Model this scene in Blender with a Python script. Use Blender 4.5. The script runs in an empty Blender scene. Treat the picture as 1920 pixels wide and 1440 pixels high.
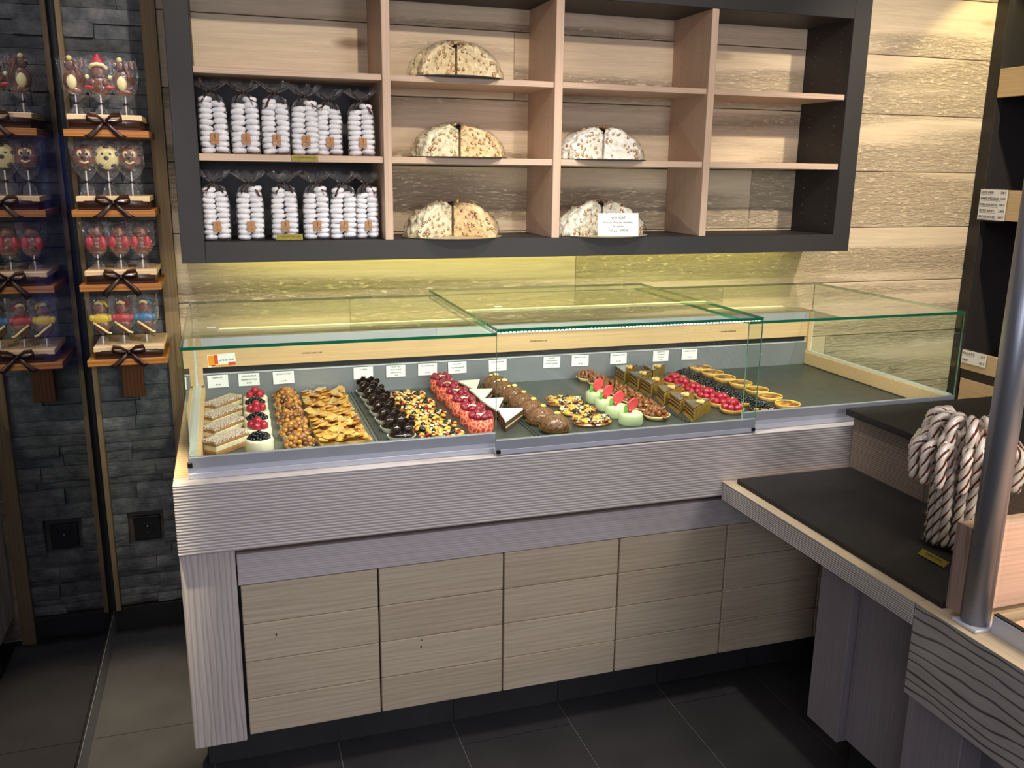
import bpy, bmesh, math, random
from mathutils import Vector, Matrix, Euler, noise
random.seed(7)
C = bpy.context.scene.collection
D = bpy.data
PI = math.pi

# ---------------------------------------------------------------- camera
cam = D.objects.new('camera', D.cameras.new('camera')); C.objects.link(cam)
Rr = Vector((0.95143009, -0.30762333, 0.01219341)); Ru = Vector((0.06140525, 0.22842933, 0.97162207)); Rf = Vector((0.30167895, 0.92368173, -0.23622422))
cam.matrix_world = Matrix(((Rr.x, Ru.x, -Rf.x, 0.16147), (Rr.y, Ru.y, -Rf.y, -2.27551), (Rr.z, Ru.z, -Rf.z, 1.7), (0, 0, 0, 1)))
cam.data.sensor_width = 36; cam.data.lens = 1652.64/1920*36; cam.data.clip_start = .02
bpy.context.scene.camera = cam
# ---------------------------------------------------------------- world, exposure, lights
W = D.worlds.new('world'); bpy.context.scene.world = W; W.use_nodes = True
W.node_tree.nodes['Background'].inputs[0].default_value = (.80, .83, 1.0, 1); W.node_tree.nodes['Background'].inputs[1].default_value = .05
vs = bpy.context.scene.view_settings; vs.view_transform = 'Standard'; vs.look = 'None'; vs.gamma = 1; vs.exposure = 0.0; vs.use_curve_mapping = False

def light(name, kind, loc, to, energy, color, size=.05, size_y=None, spot=70, blend=.4):
    l = D.lights.new(name, kind); l.energy = energy; l.color = color
    if kind == 'AREA':
        l.size = size
        if size_y: l.shape = 'RECTANGLE'; l.size_y = size_y
    else: l.shadow_soft_size = size
    if kind == 'SPOT': l.spot_size = math.radians(spot); l.spot_blend = blend
    o = D.objects.new(name, l); C.objects.link(o); o.location = loc
    o.rotation_euler = (Vector(to)-Vector(loc)).to_track_quat('-Z', 'Y').to_euler(); return o
WARM = (1, .87, .72); NEUT = (1, .95, .92); COOL = (.84, .86, 1.0)
light('ceiling_spot', 'SPOT', (.95, -1.30, 3.0), (.55, .8, 1.75), 122, WARM, .03, spot=52, blend=.6)
light('ceiling_spot', 'SPOT', (1.70, -1.25, 3.0), (2.05, .8, 1.75), 84, WARM, .03, spot=52, blend=.6)
light('ceiling_spot', 'SPOT', (1.2, -.10, 3.0), (1.15, .40, .9), 95, NEUT, .04, spot=66, blend=.7)
light('ceiling_spot', 'SPOT', (3.46, .70, 2.80), (3.40, 1.02, 1.5), 24, (1, .86, .42), .02, spot=72, blend=.35)
light('ceiling_spot', 'SPOT', (3.0, -1.3, 3.0), (3.0, 1.0, 1.5), 235, (1, .87, .68), .04, spot=50, blend=.7)
light('ceiling_spot', 'SPOT', (-.14, .35, 2.95), (-.18, 1.02, .70), 75, (.84, .88, 1.0), .03, spot=24, blend=.8)
light('ceiling_spot', 'SPOT', (-.02, -.55, 3.0), (-.12, .75, 1.35), 32, WARM, .03, spot=30, blend=.6)
light('floor_spot', 'SPOT', (-.25, -.60, 2.95), (-.21, .42, 0), 980, (1, .88, .62), .04, spot=17, blend=1.0)
light('front_fill_light', 'AREA', (2.1, -3.4, 2.2), (.8, 0, .5), 34, COOL, .9, .7)  # unseen soft fill, added to light the counter front
light('front_fill_light', 'AREA', (-.1, -3.4, 1.8), (.9, 0, .6), 22, COOL, 1.2, 1.0)  # weaker fill, also added, from the front left
light('ceiling_bounce', 'AREA', (1.3, -1.0, 2.96), (1.3, -1.0, 0), 12, NEUT, 3.2, 2.4)
light('cabinet_led_light', 'AREA', (1.35, .82, 1.385), (1.35, 1.03, 1.20), 2.0, (.88, 1, .10), 2.3, .015)
light('case_led_light', 'AREA', (1.28, .08, 1.235), (1.28, .55, .93), 10, (1, .97, .90), 2.3, .03)
light('bread_case_light', 'AREA', (2.0, -1.25, 1.30), (2.0, -1.15, .8), 4.5, (1, .82, .66), .5, .1)

# ---------------------------------------------------------------- materials
def L(c):
    if isinstance(c, str): c = tuple(int(c[i:i+2], 16)/255 for i in (0, 2, 4))
    return tuple((x/12.92 if x <= .04045 else ((x+.055)/1.055)**2.4) for x in c)+(1,)
class N:
    def __init__(s, name):
        s.m = D.materials.new(name); s.m.use_nodes = True; s.t = s.m.node_tree; s.b = s.t.nodes['Principled BSDF']
    def n(s, ty, ins=None, **kw):
        x = s.t.nodes.new('ShaderNode'+ty)
        for k, v in kw.items(): setattr(x, k, v)
        for k, v in (ins or {}).items():
            if hasattr(v, 'is_output') or isinstance(v, bpy.types.NodeSocket): s.t.links.new(v, x.inputs[k])
            else: x.inputs[k].default_value = v
        return x
    def set(s, k, v):
        if isinstance(v, bpy.types.NodeSocket): s.t.links.new(v, s.b.inputs[k])
        else: s.b.inputs[k].default_value = v
    def ramp(s, fac, stops):
        r = s.n('ValToRGB', {0: fac}); e = r.color_ramp.elements
        for i, (p, c) in enumerate(stops):
            x = e[i] if i < 2 else e.new(p)
            x.position = p; x.color = c if len(c) == 4 else L(c)
        return r.outputs[0]
    def mix(s, f, a, b, mode='MIX'):
        x = s.n('Mix', data_type='RGBA', blend_type=mode)
        for i, v in ((0, f), (6, a), (7, b)):
            if isinstance(v, bpy.types.NodeSocket): s.t.links.new(v, x.inputs[i])
            else: x.inputs[i].default_value = v
        return x.outputs[2]
    def bump(s, h, st=.3, d=.002, prev=None):
        b = s.n('Bump', {'Strength': st, 'Distance': d, 'Height': h})
        if prev: s.t.links.new(prev, b.inputs['Normal'])
        return b.outputs[0]
M = {}
def mat(name, col, rough=.5, metal=0, spec=.5, var=0, vs_=60, bump=0, bs=200, coat=0, trans=0, sub=0, obj=True, emis=None, es=1, ior=1.45, dist=.001):
    n = N(name); c = L(col); n.set('Roughness', rough); n.set('Metallic', metal); n.set('Specular IOR Level', spec); n.set('IOR', ior)
    if coat: n.set('Coat Weight', coat); n.set('Coat Roughness', .08)
    if trans: n.set('Transmission Weight', trans)
    if sub: n.set('Subsurface Weight', sub); n.set('Subsurface Radius', (.01, .006, .004)); n.set('Subsurface Scale', .5)
    tc = n.n('TexCoord').outputs['Object']
    if var:
        no = n.n('TexNoise', {'Vector': tc, 'Scale': vs_, 'Detail': 4})
        d = tuple(x*(1-var) for x in c[:3])+(1,); e = tuple(min(1, x*(1+var*.6)) for x in c[:3])+(1,)
        n.set('Base Color', n.ramp(no.outputs[0], [(.3, d), (.7, e)]))
    else: n.set('Base Color', c)
    if bump:
        no = n.n('TexNoise', {'Vector': tc, 'Scale': bs, 'Detail': 3}); n.set('Normal', n.bump(no.outputs[0], bump, dist))
    if emis: n.set('Emission Color', L(emis)); n.set('Emission Strength', es)
    M[name] = n.m; return n.m
def wood(name, light_, dark, along='X', cross='Z', period=.01, dist=3, ramp=(.35, .75), bump=.5, bd=.002, rough=.55, stretch=.1, fine=120, rot=None, knots=0, rag=0, ragbump=.6, per_obj=0, dscale=1.5, wmix=1.0, fmix=.35):
    n = N(name); pos = n.n('NewGeometry').outputs['Position']
    rnd = None
    if per_obj:
        oi = n.n('ObjectInfo'); rnd = oi.outputs['Random']
        off = n.n('VectorMath', {0: pos, 1: n.n('VectorMath', {0: (7.3, 3.1, 5.7), 'Scale': rnd}, operation='SCALE').outputs[0]}, operation='ADD').outputs[0]
        pos = off
    sc = [1, 1, 1]; sc['XYZ'.index(along)] = stretch
    v = n.n('Mapping', {'Vector': pos, 'Scale': sc}).outputs[0]
    wv = n.n('TexWave', {'Vector': v, 'Scale': 2*PI/(20*period), 'Distortion': dist, 'Detail': 2, 'Detail Scale': dscale, 'Detail Roughness': .5}, wave_type='BANDS', bands_direction=cross).outputs[1]
    big = n.n('TexNoise', {'Vector': v, 'Scale': 5, 'Detail': 3}).outputs[0]
    fn = n.n('TexNoise', {'Vector': n.n('Mapping', {'Vector': pos, 'Scale': [x*(1 if x == 1 else .35) for x in sc]}).outputs[0], 'Scale': fine, 'Detail': 4, 'Roughness': .7}).outputs[0]
    c = n.ramp(wv, [(ramp[0], L(dark)), (ramp[1], L(light_))])
    if wmix < 1: c = n.mix(wmix, L(light_), c)
    c = n.mix(.35, c, n.ramp(big, [(.3, L(dark)), (.65, L(light_))]))
    c = n.mix(fmix, c, n.ramp(fn, [(.35, (.72, .70, .68, 1)), (.62, (1.12, 1.12, 1.12, 1))]), 'MULTIPLY')
    nb = n.bump(wv, bump, bd); nb = n.bump(fn, .25, .001, nb)
    if rag:   # rough sawn torn bands
        v2 = n.n('Mapping', {'Vector': pos, 'Scale': [x*(1 if x == 1 else 2.2) for x in sc]}).outputs[0]
        rg = n.n('TexNoise', {'Vector': v2, 'Scale': 95, 'Detail': 6, 'Roughness': .66, 'Distortion': .25}).outputs[0]
        mk = n.n('TexNoise', {'Vector': n.n('Mapping', {'Vector': pos, 'Scale': [x*(1 if x == 1 else .6) for x in sc]}).outputs[0], 'Scale': 8, 'Detail': 1}).outputs[0]
        mk = n.ramp(mk, [(.46, (0, 0, 0, 1)), (.58, (1, 1, 1, 1))])
        r2 = n.ramp(rg, [(.40, (0, 0, 0, 1)), (.60, (1, 1, 1, 1))])
        rm = n.mix(mk, (1, 1, 1, 1), r2)
        nb = n.bump(rm, ragbump, .005*rag, nb)
        c = n.mix(n.mix(1, (.45, .45, .45, 1), mk, 'MULTIPLY'), c, n.mix(1, c, n.ramp(rg, [(.34, (.66, .60, .54, 1)), (.46, (1.0, 1.0, 1.0, 1)), (.62, (1.14, 1.14, 1.14, 1))]), 'MULTIPLY'))
    if knots:
        kv = n.n('Mapping', {'Vector': pos, 'Scale': [x*(1 if x == 1 else .6/stretch*.5*1) for x in sc]}).outputs[0]
        vo = n.n('TexVoronoi', {'Vector': kv, 'Scale': knots}); 
        k = n.ramp(vo.outputs['Distance'], [(.04, (.30, .20, .12, 1)), (.11, (1, 1, 1, 1))]); c = n.mix(.8, c, k, 'MULTIPLY')
    if rnd is not None:
        tint = n.ramp(rnd, [(0, (.95, .94, .92, 1)), (1, (1.04, 1.04, 1.04, 1))]); c = n.mix(1, c, tint, 'MULTIPLY')
    n.set('Base Color', c); n.set('Roughness', rough); n.set('Normal', nb); n.set('Specular IOR Level', .3)
    M[name] = n.m; return n.m

wood('plank_wood', 'e0cdb0', 'cdb593', 'X', 'Z', .035, 6, (.2, .8), .06, .001, .65, .12, 140, rag=1.0, knots=4.5, per_obj=1, wmix=.3, ragbump=1.0)
wood('laminate', 'd3b8a1', 'b99d87', 'X', 'Z', .006, 1.2, (.1, .9), .05, .0005, .5, .05, 160)
wood('laminate_v', 'ceb29b', 'b89c86', 'Z', 'Y', .006, 1.2, (.1, .9), .05, .0005, .5, .05, 160)
wood('beam_wood', 'dcd3cd', 'b5a8a1', 'X', 'Z', .0082, 2.6, (.02, .42), .42, .004, .6, .09, 90)
wood('beam_wood_y', 'c6bfb7', '7a726b', 'Y', 'Z', .0058, 1.2, (.02, .40), .4, .003, .6, .06, 90)
wood('beam_wood_fig', 'b9b2aa', '1c1612', 'Y', 'Z', .024, 9, (.0, .16), .12, .002, .6, .30, 90, dscale=.8)
wood('top_wood', 'dcc39c', 'c4a67c', 'X', 'Y', .02, 2, (.2, .8), .1, .001, .45, .08, 120)
wood('top_wood_y', 'd8c4a4', 'c4ab86', 'Y', 'X', .012, 2, (.2, .8), .08, .001, .45, .05, 120, wmix=.4)
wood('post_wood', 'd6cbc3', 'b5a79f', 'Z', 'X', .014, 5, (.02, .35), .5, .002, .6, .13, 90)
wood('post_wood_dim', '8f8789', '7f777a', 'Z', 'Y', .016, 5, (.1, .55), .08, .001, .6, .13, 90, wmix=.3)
wood('board_wood', 'd2c1a6', 'bda98e', 'X', 'Z', .016, 7, (.05, .55), .14, .001, .6, .10, 110, per_obj=1, wmix=.6)
wood('rail_wood', 'd2c8c4', 'b9adaa', 'X', 'Z', .007, 2, (.05, .55), .2, .002, .6, .1, 100)
wood('riser_wood', '9a8878', '6a5b50', 'Y', 'Z', .007, 3, (.2, .7), .3, .001, .55, .06, 120)
wood('riser_wood_v', '9d8576', '70594c', 'Z', 'X', .006, 3, (.2, .7), .3, .001, .55, .06, 120)
wood('strip_wood', 'dcba8c', 'cda876', 'X', 'Z', .006, 2, (.2, .8), .06, .001, .45, .04, 140, wmix=.4)
wood('trim_wood', '96805f', '7d6a4c', 'Z', 'X', .012, 3, (.2, .8), .12, .001, .6, .05, 120, wmix=.5)
wood('ledge_wood', 'b5793c', '93581f', 'X', 'Z', .012, 2, (.2, .8), .1, .001, .45, .08, 120)
wood('hanger_wood', '70431f', '5a3416', 'Z', 'X', .012, 2, (.2, .8), .1, .001, .45, .08, 120)
wood('bread_wood', 'd8bd92', 'c4a87c', 'Y', 'Z', .012, 3, (.2, .8), .06, .001, .5, .05, 140, wmix=.4)
wood('case_wood', 'dcb79c', 'c9a085', 'X', 'Z', .012, 5, (.2, .8), .06, .001, .5, .06, 140, wmix=.5)
mat('charcoal', '2c2a2a', .55, bump=.1, bs=900)
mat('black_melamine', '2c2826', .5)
mat('slate', '23211f', .62, var=.25, vs_=25, bump=.35, bs=260, dist=.0015)
mat('steel', 'b0b2b8', .40, metal=.3, var=.06, vs_=8)
mat('steel_back', '8d8f94', .38, metal=.4, var=.08, vs_=4)
mat('alu', 'cfd1da', .40, metal=.2)
mat('alu_white', 'd9ddd6', .4, metal=.3)
mat('tube_metal', '9c9ea4', .36, metal=.75)
mat('deck_metal', '74766f', .42, metal=.35, var=.12, vs_=9)
mat('tray_metal', '565b57', .38, metal=.5, var=.15, vs_=20)
mat('black_plastic', '141414', .45)
mat('gap_brown', '57473c', .7); mat('grout', '6a6765', .9)
mat('baseboard_dark', '1f1d1c', .55, var=.2, vs_=10)
mat('white_card', 'f4f3ee', .6); mat('ink', '2a2a2a', .7); mat('gold_tag', '8f7f35', .38, metal=.6, var=.2, vs_=80)
mat('ink_brown', '3c2a12', .6); mat('orange_print', 'ee9d22', .5); mat('red_print', 'de4a26', .5)
mat('kraft', 'b58150', .8, var=.12, vs_=200); mat('ribbon', '2e1a14', .35, coat=.3); mat('ribbon_light', '8a5c48', .4)
mat('meringue', 'efedf0', .75, var=.05, vs_=60, bump=.35, bs=90, dist=.002)
mat('milk_choc', '6b3a22', .32, coat=.5, var=.1, vs_=50); mat('dark_choc', '21140f', .12, coat=.8); mat('choc_glaze', '4a3a30', .22, coat=.5)
mat('white_choc', 'e8d894', .35, coat=.3); mat('rocher_choc', '83593a', .42, coat=.4, var=.45, vs_=70, bump=1, bs=130, dist=.008)
mat('figure_red', 'b0202a', .35, coat=.3); mat('figure_yellow', 'd8b81e', .35, coat=.3); mat('figure_blue', '2f6f9d', .35, coat=.3)
mat('box_cream', 'd9b98a', .6); mat('box_brown', '5a3426', .45); mat('stick_white', 'e8e6ea', .4)
mat('sponge', 'b07f4d', .85, var=.3, vs_=250, bump=.6, bs=300, dist=.002); mat('sponge_dark', '5d3d24', .85, var=.3, vs_=250, bump=.5, bs=300, dist=.002)
mat('cream', 'f2e6c4', .5, sub=.1, var=.04, vs_=80); mat('cream_layer', 'e9d9b0', .55, var=.1, vs_=100)
n = N('dusted_top'); tc = n.n('TexCoord').outputs['Object']
no = n.n('TexNoise', {'Vector': tc, 'Scale': 260, 'Detail': 5}).outputs[0]
n.set('Base Color', n.ramp(no, [(.40, L('7d5136')), (.53, L('ddcdba'))])); n.set('Roughness', .9); n.set('Normal', n.bump(no, .5, .002)); M['dusted_top'] = n.m
mat('powder_white', 'f7f3e6', .9, var=.05, vs_=300, bump=.5, bs=400)
mat('raspberry', 'a81830', .28, coat=.6, var=.35, vs_=190, bump=.9, bs=260, dist=.003); mat('raspberry_dark', '8d1230', .25, coat=.6, var=.35, vs_=190, bump=.9, bs=260, dist=.003)
mat('blueberry', '0b0a10', .25, coat=.35); mat('redcurrant', 'a31414', .15, coat=.8)
mat('hazel_a', '965c28', .22, coat=.7, var=.25, vs_=90); mat('hazel_b', 'b97e34', .22, coat=.7, var=.25, vs_=90); mat('hazel_c', '6d3f1a', .25, coat=.7, var=.25, vs_=90)
mat('walnut_glazed', '8a4f24', .3, coat=.6, var=.4, vs_=140, bump=1, bs=150, dist=.004); mat('walnut_pale', 'd9b46c', .5, var=.3, vs_=150, bump=1, bs=150, dist=.003)
mat('pastry', 'd6a75e', .65, var=.25, vs_=60, bump=.4, bs=160); mat('pastry_pale', 'e7cf94', .65, var=.12, vs_=60)
mat('apple', 'f3c564', .22, coat=.6, var=.28, vs_=45); mat('apple_b', 'e8ac50', .25, coat=.6, var=.35, vs_=60); mat('apple_edge', '9c4f20', .35, coat=.4)
mat('almond_flake', 'f2ddad', .5); mat('peach', 'efb448', .2, coat=.7, var=.2, vs_=50); mat('crumb_pale', 'efe2b8', .6)
mat('paper_cup', 'ece7dc', .7); mat('gold_foil', 'c4a04a', .32, metal=.6, var=.3, vs_=60)
mat('pink_biscuit', 'd9583f', .55, var=.3, vs_=100); n = None
mat('green_paste', 'c3cfa0', .5, sub=.05); mat('disc_red', 'ee5058', .45); mat('leaf_green', '5f9a3c', .45)
mat('pistachio', 'c9bf6a', .5, var=.2, vs_=80); mat('custard', 'efc25a', .35, coat=.3, var=.15, vs_=40)
n = N('custard_top'); tc = n.n('TexCoord').outputs['Object']
no = n.n('TexNoise', {'Vector': tc, 'Scale': 34, 'Detail': 4}).outputs[0]
n.set('Base Color', n.ramp(no, [(.36, L('dca546')), (.46, L('a9622a')), (.56, L('5b2c12'))])); n.set('Roughness', .3); M['custard_top'] = n.m
n = N('opera_side'); tc = n.n('TexCoord').outputs['Object']
no = n.n('TexWave', {'Vector': tc, 'Scale': 2*PI/(20*.012), 'Distortion': 1.5}, wave_type='BANDS', bands_direction='Z').outputs[1]
n.set('Base Color', n.ramp(no, [(.35, L('3d2416')), (.6, L('a27b3f'))])); n.set('Roughness', .5); M['opera_side'] = n.m
n = N('swirl_biscuit'); tc = n.n('TexCoord').outputs['Object']
no = n.n('TexVoronoi', {'Vector': tc, 'Scale': 75}, feature='DISTANCE_TO_EDGE').outputs[0]
n.set('Base Color', n.ramp(no, [(.05, L('f09a78')), (.16, L('cf3a2a'))])); n.set('Roughness', .5); M['swirl_biscuit'] = n.m
for nm, a, b in (('nougat_cream', 'f0dcae', 'd8b67c'), ('nougat_amber', 'ecca94', 'd8a056'), ('nougat_green', 'e6e0bd', 'cfc79a'), ('nougat_white', 'f4efe2', 'dcd0b6'), ('nougat_pistachio', 'e6e4d0', 'b9b797')):
    mat(nm, a, .45, var=.22, vs_=60, bump=1, bs=60, dist=.008, coat=.3)
mat('nut_brown', '9a6a3f', .5, var=.2, vs_=200); mat('nut_tan', 'cfae7c', .5); mat('nut_red', '7b2f22', .5)
mat('gold_board', 'c9b48a', .4, metal=.3); mat('board_under', '3b3633', .7)
n = N('floor_tile'); tc = n.n('NewGeometry').outputs['Position']
no = n.n('TexNoise', {'Vector': tc, 'Scale': 5, 'Detail': 5}).outputs[0]; f2 = n.n('TexNoise', {'Vector': tc, 'Scale': 260, 'Detail': 3}).outputs[0]
n.set('Base Color', n.ramp(no, [(.35, L('2b292a')), (.65, L('343233'))])); n.set('Roughness', .5); n.set('Normal', n.bump(f2, .25, .001)); M['floor_tile'] = n.m
n = N('stone'); tc = n.n('NewGeometry').outputs['Position']; oi = n.n('ObjectInfo').outputs['Random']
no = n.n('TexNoise', {'Vector': tc, 'Scale': 16, 'Detail': 7, 'Roughness': .65}).outputs[0]
c = n.ramp(no, [(.3, L('4a4e52')), (.5, L('6d7073')), (.72, L('8e8f8d'))]); c = n.mix(1, c, n.ramp(oi, [(0, (.7, .7, .68, 1)), (1, (1.15, 1.15, 1.15, 1))]), 'MULTIPLY')
f2 = n.n('TexNoise', {'Vector': n.n('Mapping', {'Vector': tc, 'Scale': (1, 1, 2.2)}).outputs[0], 'Scale': 42, 'Detail': 7, 'Roughness': .6}).outputs[0]
n.set('Base Color', c); n.set('Roughness', .75); n.set('Normal', n.bump(f2, .9, .01)); M['stone'] = n.m
def glassy(name, tint, gl=.08, rough=.02, gcol=(1, 1, 1, 1), ior=1.45, scale=1.0):
    n = N(name); n.t.nodes.remove(n.b); o = n.t.nodes['Material Output']
    t = n.n('BsdfTransparent', {0: tint}); g = n.n('BsdfGlossy', {'Color': gcol, 'Roughness': rough})
    if ior:
        fr = n.n('Math', {0: n.n('Fresnel', {'IOR': ior}).outputs[0], 1: scale}, operation='MULTIPLY').outputs[0]
        bk = n.n('Math', {0: 1.0, 1: n.n('NewGeometry').outputs['Backfacing']}, operation='SUBTRACT').outputs[0]
        f = n.n('Math', {0: fr, 1: bk}, operation='MULTIPLY').outputs[0]
    else: f = gl
    mx = n.n('MixShader', {0: f, 1: t.outputs[0], 2: g.outputs[0]}); n.t.links.new(mx.outputs[0], o.inputs[0]); M[name] = n.m; return n
glassy('glass', (.93, .97, .94, 1), ior=1.5)
glassy('clear_glass', (.97, .98, .97, 1), ior=1.45)
glassy('dark_glass', (.34, .36, .38, 1), gl=.62, ior=None, gcol=(.62, .62, .67, 1), rough=.012)
glassy('film_clear', (.98, .98, .98, 1), ior=1.45, rough=.09, scale=.9)
n = glassy('cellophane', (.96, .96, .97, 1), ior=1.5, rough=.12, scale=2.4)
n2 = n.n('BsdfDiffuse', {'Color': (.9, .9, .95, 1)}); mxn = [x for x in n.t.nodes if x.type == 'MIX_SHADER'][0]
trn = [x for x in n.t.nodes if x.type == 'BSDF_TRANSPARENT'][0]; lyr = n.n('LayerWeight', {'Blend': .35})
hz = n.n('Math', {0: lyr.outputs['Facing'], 1: .13}, operation='MULTIPLY_ADD'); hz.inputs[2].default_value = .0
m2 = n.n('MixShader', {0: hz.outputs[0], 1: trn.outputs[0], 2: n2.outputs[0]}); n.t.links.new(m2.outputs[0], mxn.inputs[1])
for nm in ('cellophane', 'film_clear'):
    nt = M[nm].node_tree; g = [x for x in nt.nodes if x.type == 'BSDF_GLOSSY'][0]
    tcx = nt.nodes.new('ShaderNodeTexCoord'); no = nt.nodes.new('ShaderNodeTexNoise'); no.inputs['Scale'].default_value = 45; no.inputs['Detail'].default_value = 3; no.inputs['Distortion'].default_value = 1.5
    b = nt.nodes.new('ShaderNodeBump'); b.inputs['Strength'].default_value = 1; b.inputs['Distance'].default_value = .02
    nt.links.new(tcx.outputs['Object'], no.inputs[0]); nt.links.new(no.outputs[0], b.inputs['Height']); nt.links.new(b.outputs[0], g.inputs['Normal'])
glassy('organza', (.30, .20, .17, 1), gl=.12, ior=None, gcol=(.5, .35, .3, 1), rough=.4)
mat('glass_edge', '1d8258', .12, coat=.6, trans=.15)
mat('glass_edge_pale', '6f9a84', .15, coat=.5)
mat('led', 'ffffff', .5, emis='fffbe8', es=9); mat('led_yellow', 'ffffff', .5, emis='fff08a', es=3)
mat('blue_lit', '203a90', .5, emis='22398f', es=.8); mat('blue_lit_pale', '5a68b8', .5, emis='5566c0', es=1.6); mat('plant_dark', '2a4a22', .8, var=.4, vs_=20)
mat('bread_crust', '8a4a22', .6, var=.35, vs_=30, bump=.5, bs=60, dist=.004)
mat('candy_white', 'f0e2d2', .14, coat=.8); mat('candy_brown', '6a2f18', .14, coat=.8); mat('candy_red', 'd8553c', .2, coat=.8)
mat('ceiling_paint', 'd8d4cc', .8); mat('wall_paint', '5a5450', .8)

# ---------------------------------------------------------------- mesh helpers
class B:
    def __init__(s): s.bm = bmesh.new()
    def box(s, x0, x1, y0, y1, z0, z1, mi=0, mtx=None):
        v = [s.bm.verts.new((x, y, z)) for x in (x0, x1) for y in (y0, y1) for z in (z0, z1)]
        if mtx is not None:
            for a in v: a.co = mtx @ a.co
        fs = []
        for q in ((0, 1, 3, 2), (4, 6, 7, 5), (0, 4, 5, 1), (2, 3, 7, 6), (0, 2, 6, 4), (1, 5, 7, 3)):
            f = s.bm.faces.new([v[i] for i in q]); f.material_index = mi; fs.append(f)
        return s
    def prism(s, pts, z0, z1, mi=0, mtop=None, mtx=None):
        a = [s.bm.verts.new((x, y, z0)) for x, y in pts]; b = [s.bm.verts.new((x, y, z1)) for x, y in pts]; k = len(pts)
        if mtx is not None:
            for q in a+b: q.co = mtx @ q.co
        f = s.bm.faces.new(a[::-1]); f.material_index = mi
        f = s.bm.faces.new(b); f.material_index = mi if mtop is None else mtop
        for i in range(k):
            f = s.bm.faces.new((a[i], a[(i+1) % k], b[(i+1) % k], b[i])); f.material_index = mi
        return s
    def lathe(s, prof, n=20, c=(0, 0, 0), mi=0, mtx=None, wav=0, sq=1, smooth=True):
        rings = []
        for j, (r, z) in enumerate(prof):
            if r < 1e-6: rings.append([s.bm.verts.new((c[0], c[1], c[2]+z))]); continue
            rg = []
            for i in range(n):
                a = 2*PI*i/n; rr = r*(1+wav*(1 if i % 2 else -1)*(j/len(prof)))
                rg.append(s.bm.verts.new((c[0]+rr*math.cos(a), c[1]+rr*math.sin(a)*sq, c[2]+z)))
            rings.append(rg)
        if mtx is not None:
            for rg in rings:
                for v in rg: v.co = mtx @ v.co
        for a, b in zip(rings, rings[1:]):
            for i in range(n):
                if len(a) == 1 and len(b) == 1: continue
                if len(a) == 1: q = (a[0], b[(i+1) % n], b[i])
                elif len(b) == 1: q = (a[i], a[(i+1) % n], b[0])
                else: q = (a[i], a[(i+1) % n], b[(i+1) % n], b[i])
                try:
                    f = s.bm.faces.new(q); f.material_index = mi; f.smooth = smooth
                except ValueError: pass
        return s
    def ico(s, c, r, sub=1, sc=(1, 1, 1), rot=None, mi=0, nz=0, nf=60, smooth=True):
        m = Matrix.Translation(c) @ (rot.to_matrix().to_4x4() if rot else Matrix()) @ Matrix.Diagonal((*[r*k for k in sc], 1))
        o = bmesh.ops.create_icosphere(s.bm, subdivisions=sub, radius=1, matrix=m)
        fs = set()
        for v in o['verts']:
            if nz: v.co += (v.co-Vector(c))*nz*noise.noise(v.co*nf)
            fs.update(v.link_faces)
        for f in fs: f.material_index = mi; f.smooth = smooth
        return s
    def cyl(s, p0, p1, r0, r1=None, n=12, mi=0, caps=True):
        r1 = r0 if r1 is None else r1; p0 = Vector(p0); p1 = Vector(p1); d = (p1-p0); q = d.to_track_quat('Z', 'Y').to_matrix()
        a = [s.bm.verts.new(p0+q @ Vector((r0*math.cos(2*PI*i/n), r0*math.sin(2*PI*i/n), 0))) for i in range(n)]
        b = [s.bm.verts.new(p1+q @ Vector((r1*math.cos(2*PI*i/n), r1*math.sin(2*PI*i/n), 0))) for i in range(n)]
        for i in range(n):
            f = s.bm.faces.new((a[i], a[(i+1) % n], b[(i+1) % n], b[i])); f.material_index = mi; f.smooth = True
        if caps:
            for q_ in (a[::-1], b):
                f = s.bm.faces.new(q_); f.material_index = mi
        return s
    def tube(s, pts, r, n=8, mi=0, flat=1, close=True):
        pts = [Vector(p) for p in pts]; prev = None; up = Vector((0, 0, 1))
        rings = []
        for i, p in enumerate(pts):
            t = (pts[min(i+1, len(pts)-1)]-pts[max(i-1, 0)]).normalized()
            x = t.cross(up)
            if x.length < .05: x = t.cross(Vector((0, 1, 0)))
            x.normalize(); y = x.cross(t)
            rr = r[i] if isinstance(r, (list, tuple)) else r
            rings.append([s.bm.verts.new(p+x*rr*math.cos(2*PI*k/n)+y*rr*flat*math.sin(2*PI*k/n)) for k in range(n)])
        for a, b in zip(rings, rings[1:]):
            for i in range(n):
                f = s.bm.faces.new((a[i], a[(i+1) % n], b[(i+1) % n], b[i])); f.material_index = mi; f.smooth = True
        if close:
            for q_ in (rings[0][::-1], rings[-1]):
                f = s.bm.faces.new(q_); f.material_index = mi
        return s
    def ribbon(s, pts, w, ax, th=.0012, mi=0):   # strip of width w along direction ax, given thickness
        ax = Vector(ax).normalized(); P_ = [Vector(p) for p in pts]; rows = []
        for i, p in enumerate(P_):
            t = (P_[min(i+1, len(P_)-1)]-P_[max(i-1, 0)]).normalized(); nn = ax.cross(t).normalized()*th/2
            ww = (w[i] if isinstance(w, (list, tuple)) else w)/2
            rows.append([s.bm.verts.new(p+ax*ww+nn), s.bm.verts.new(p-ax*ww+nn), s.bm.verts.new(p-ax*ww-nn), s.bm.verts.new(p+ax*ww-nn)])
        for a, b in zip(rows, rows[1:]):
            for k in range(4):
                f = s.bm.faces.new((a[k], a[(k+1) % 4], b[(k+1) % 4], b[k])); f.material_index = mi; f.smooth = True
        for q_ in (rows[0][::-1], rows[-1]):
            f = s.bm.faces.new(q_); f.material_index = mi
        return s
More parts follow.
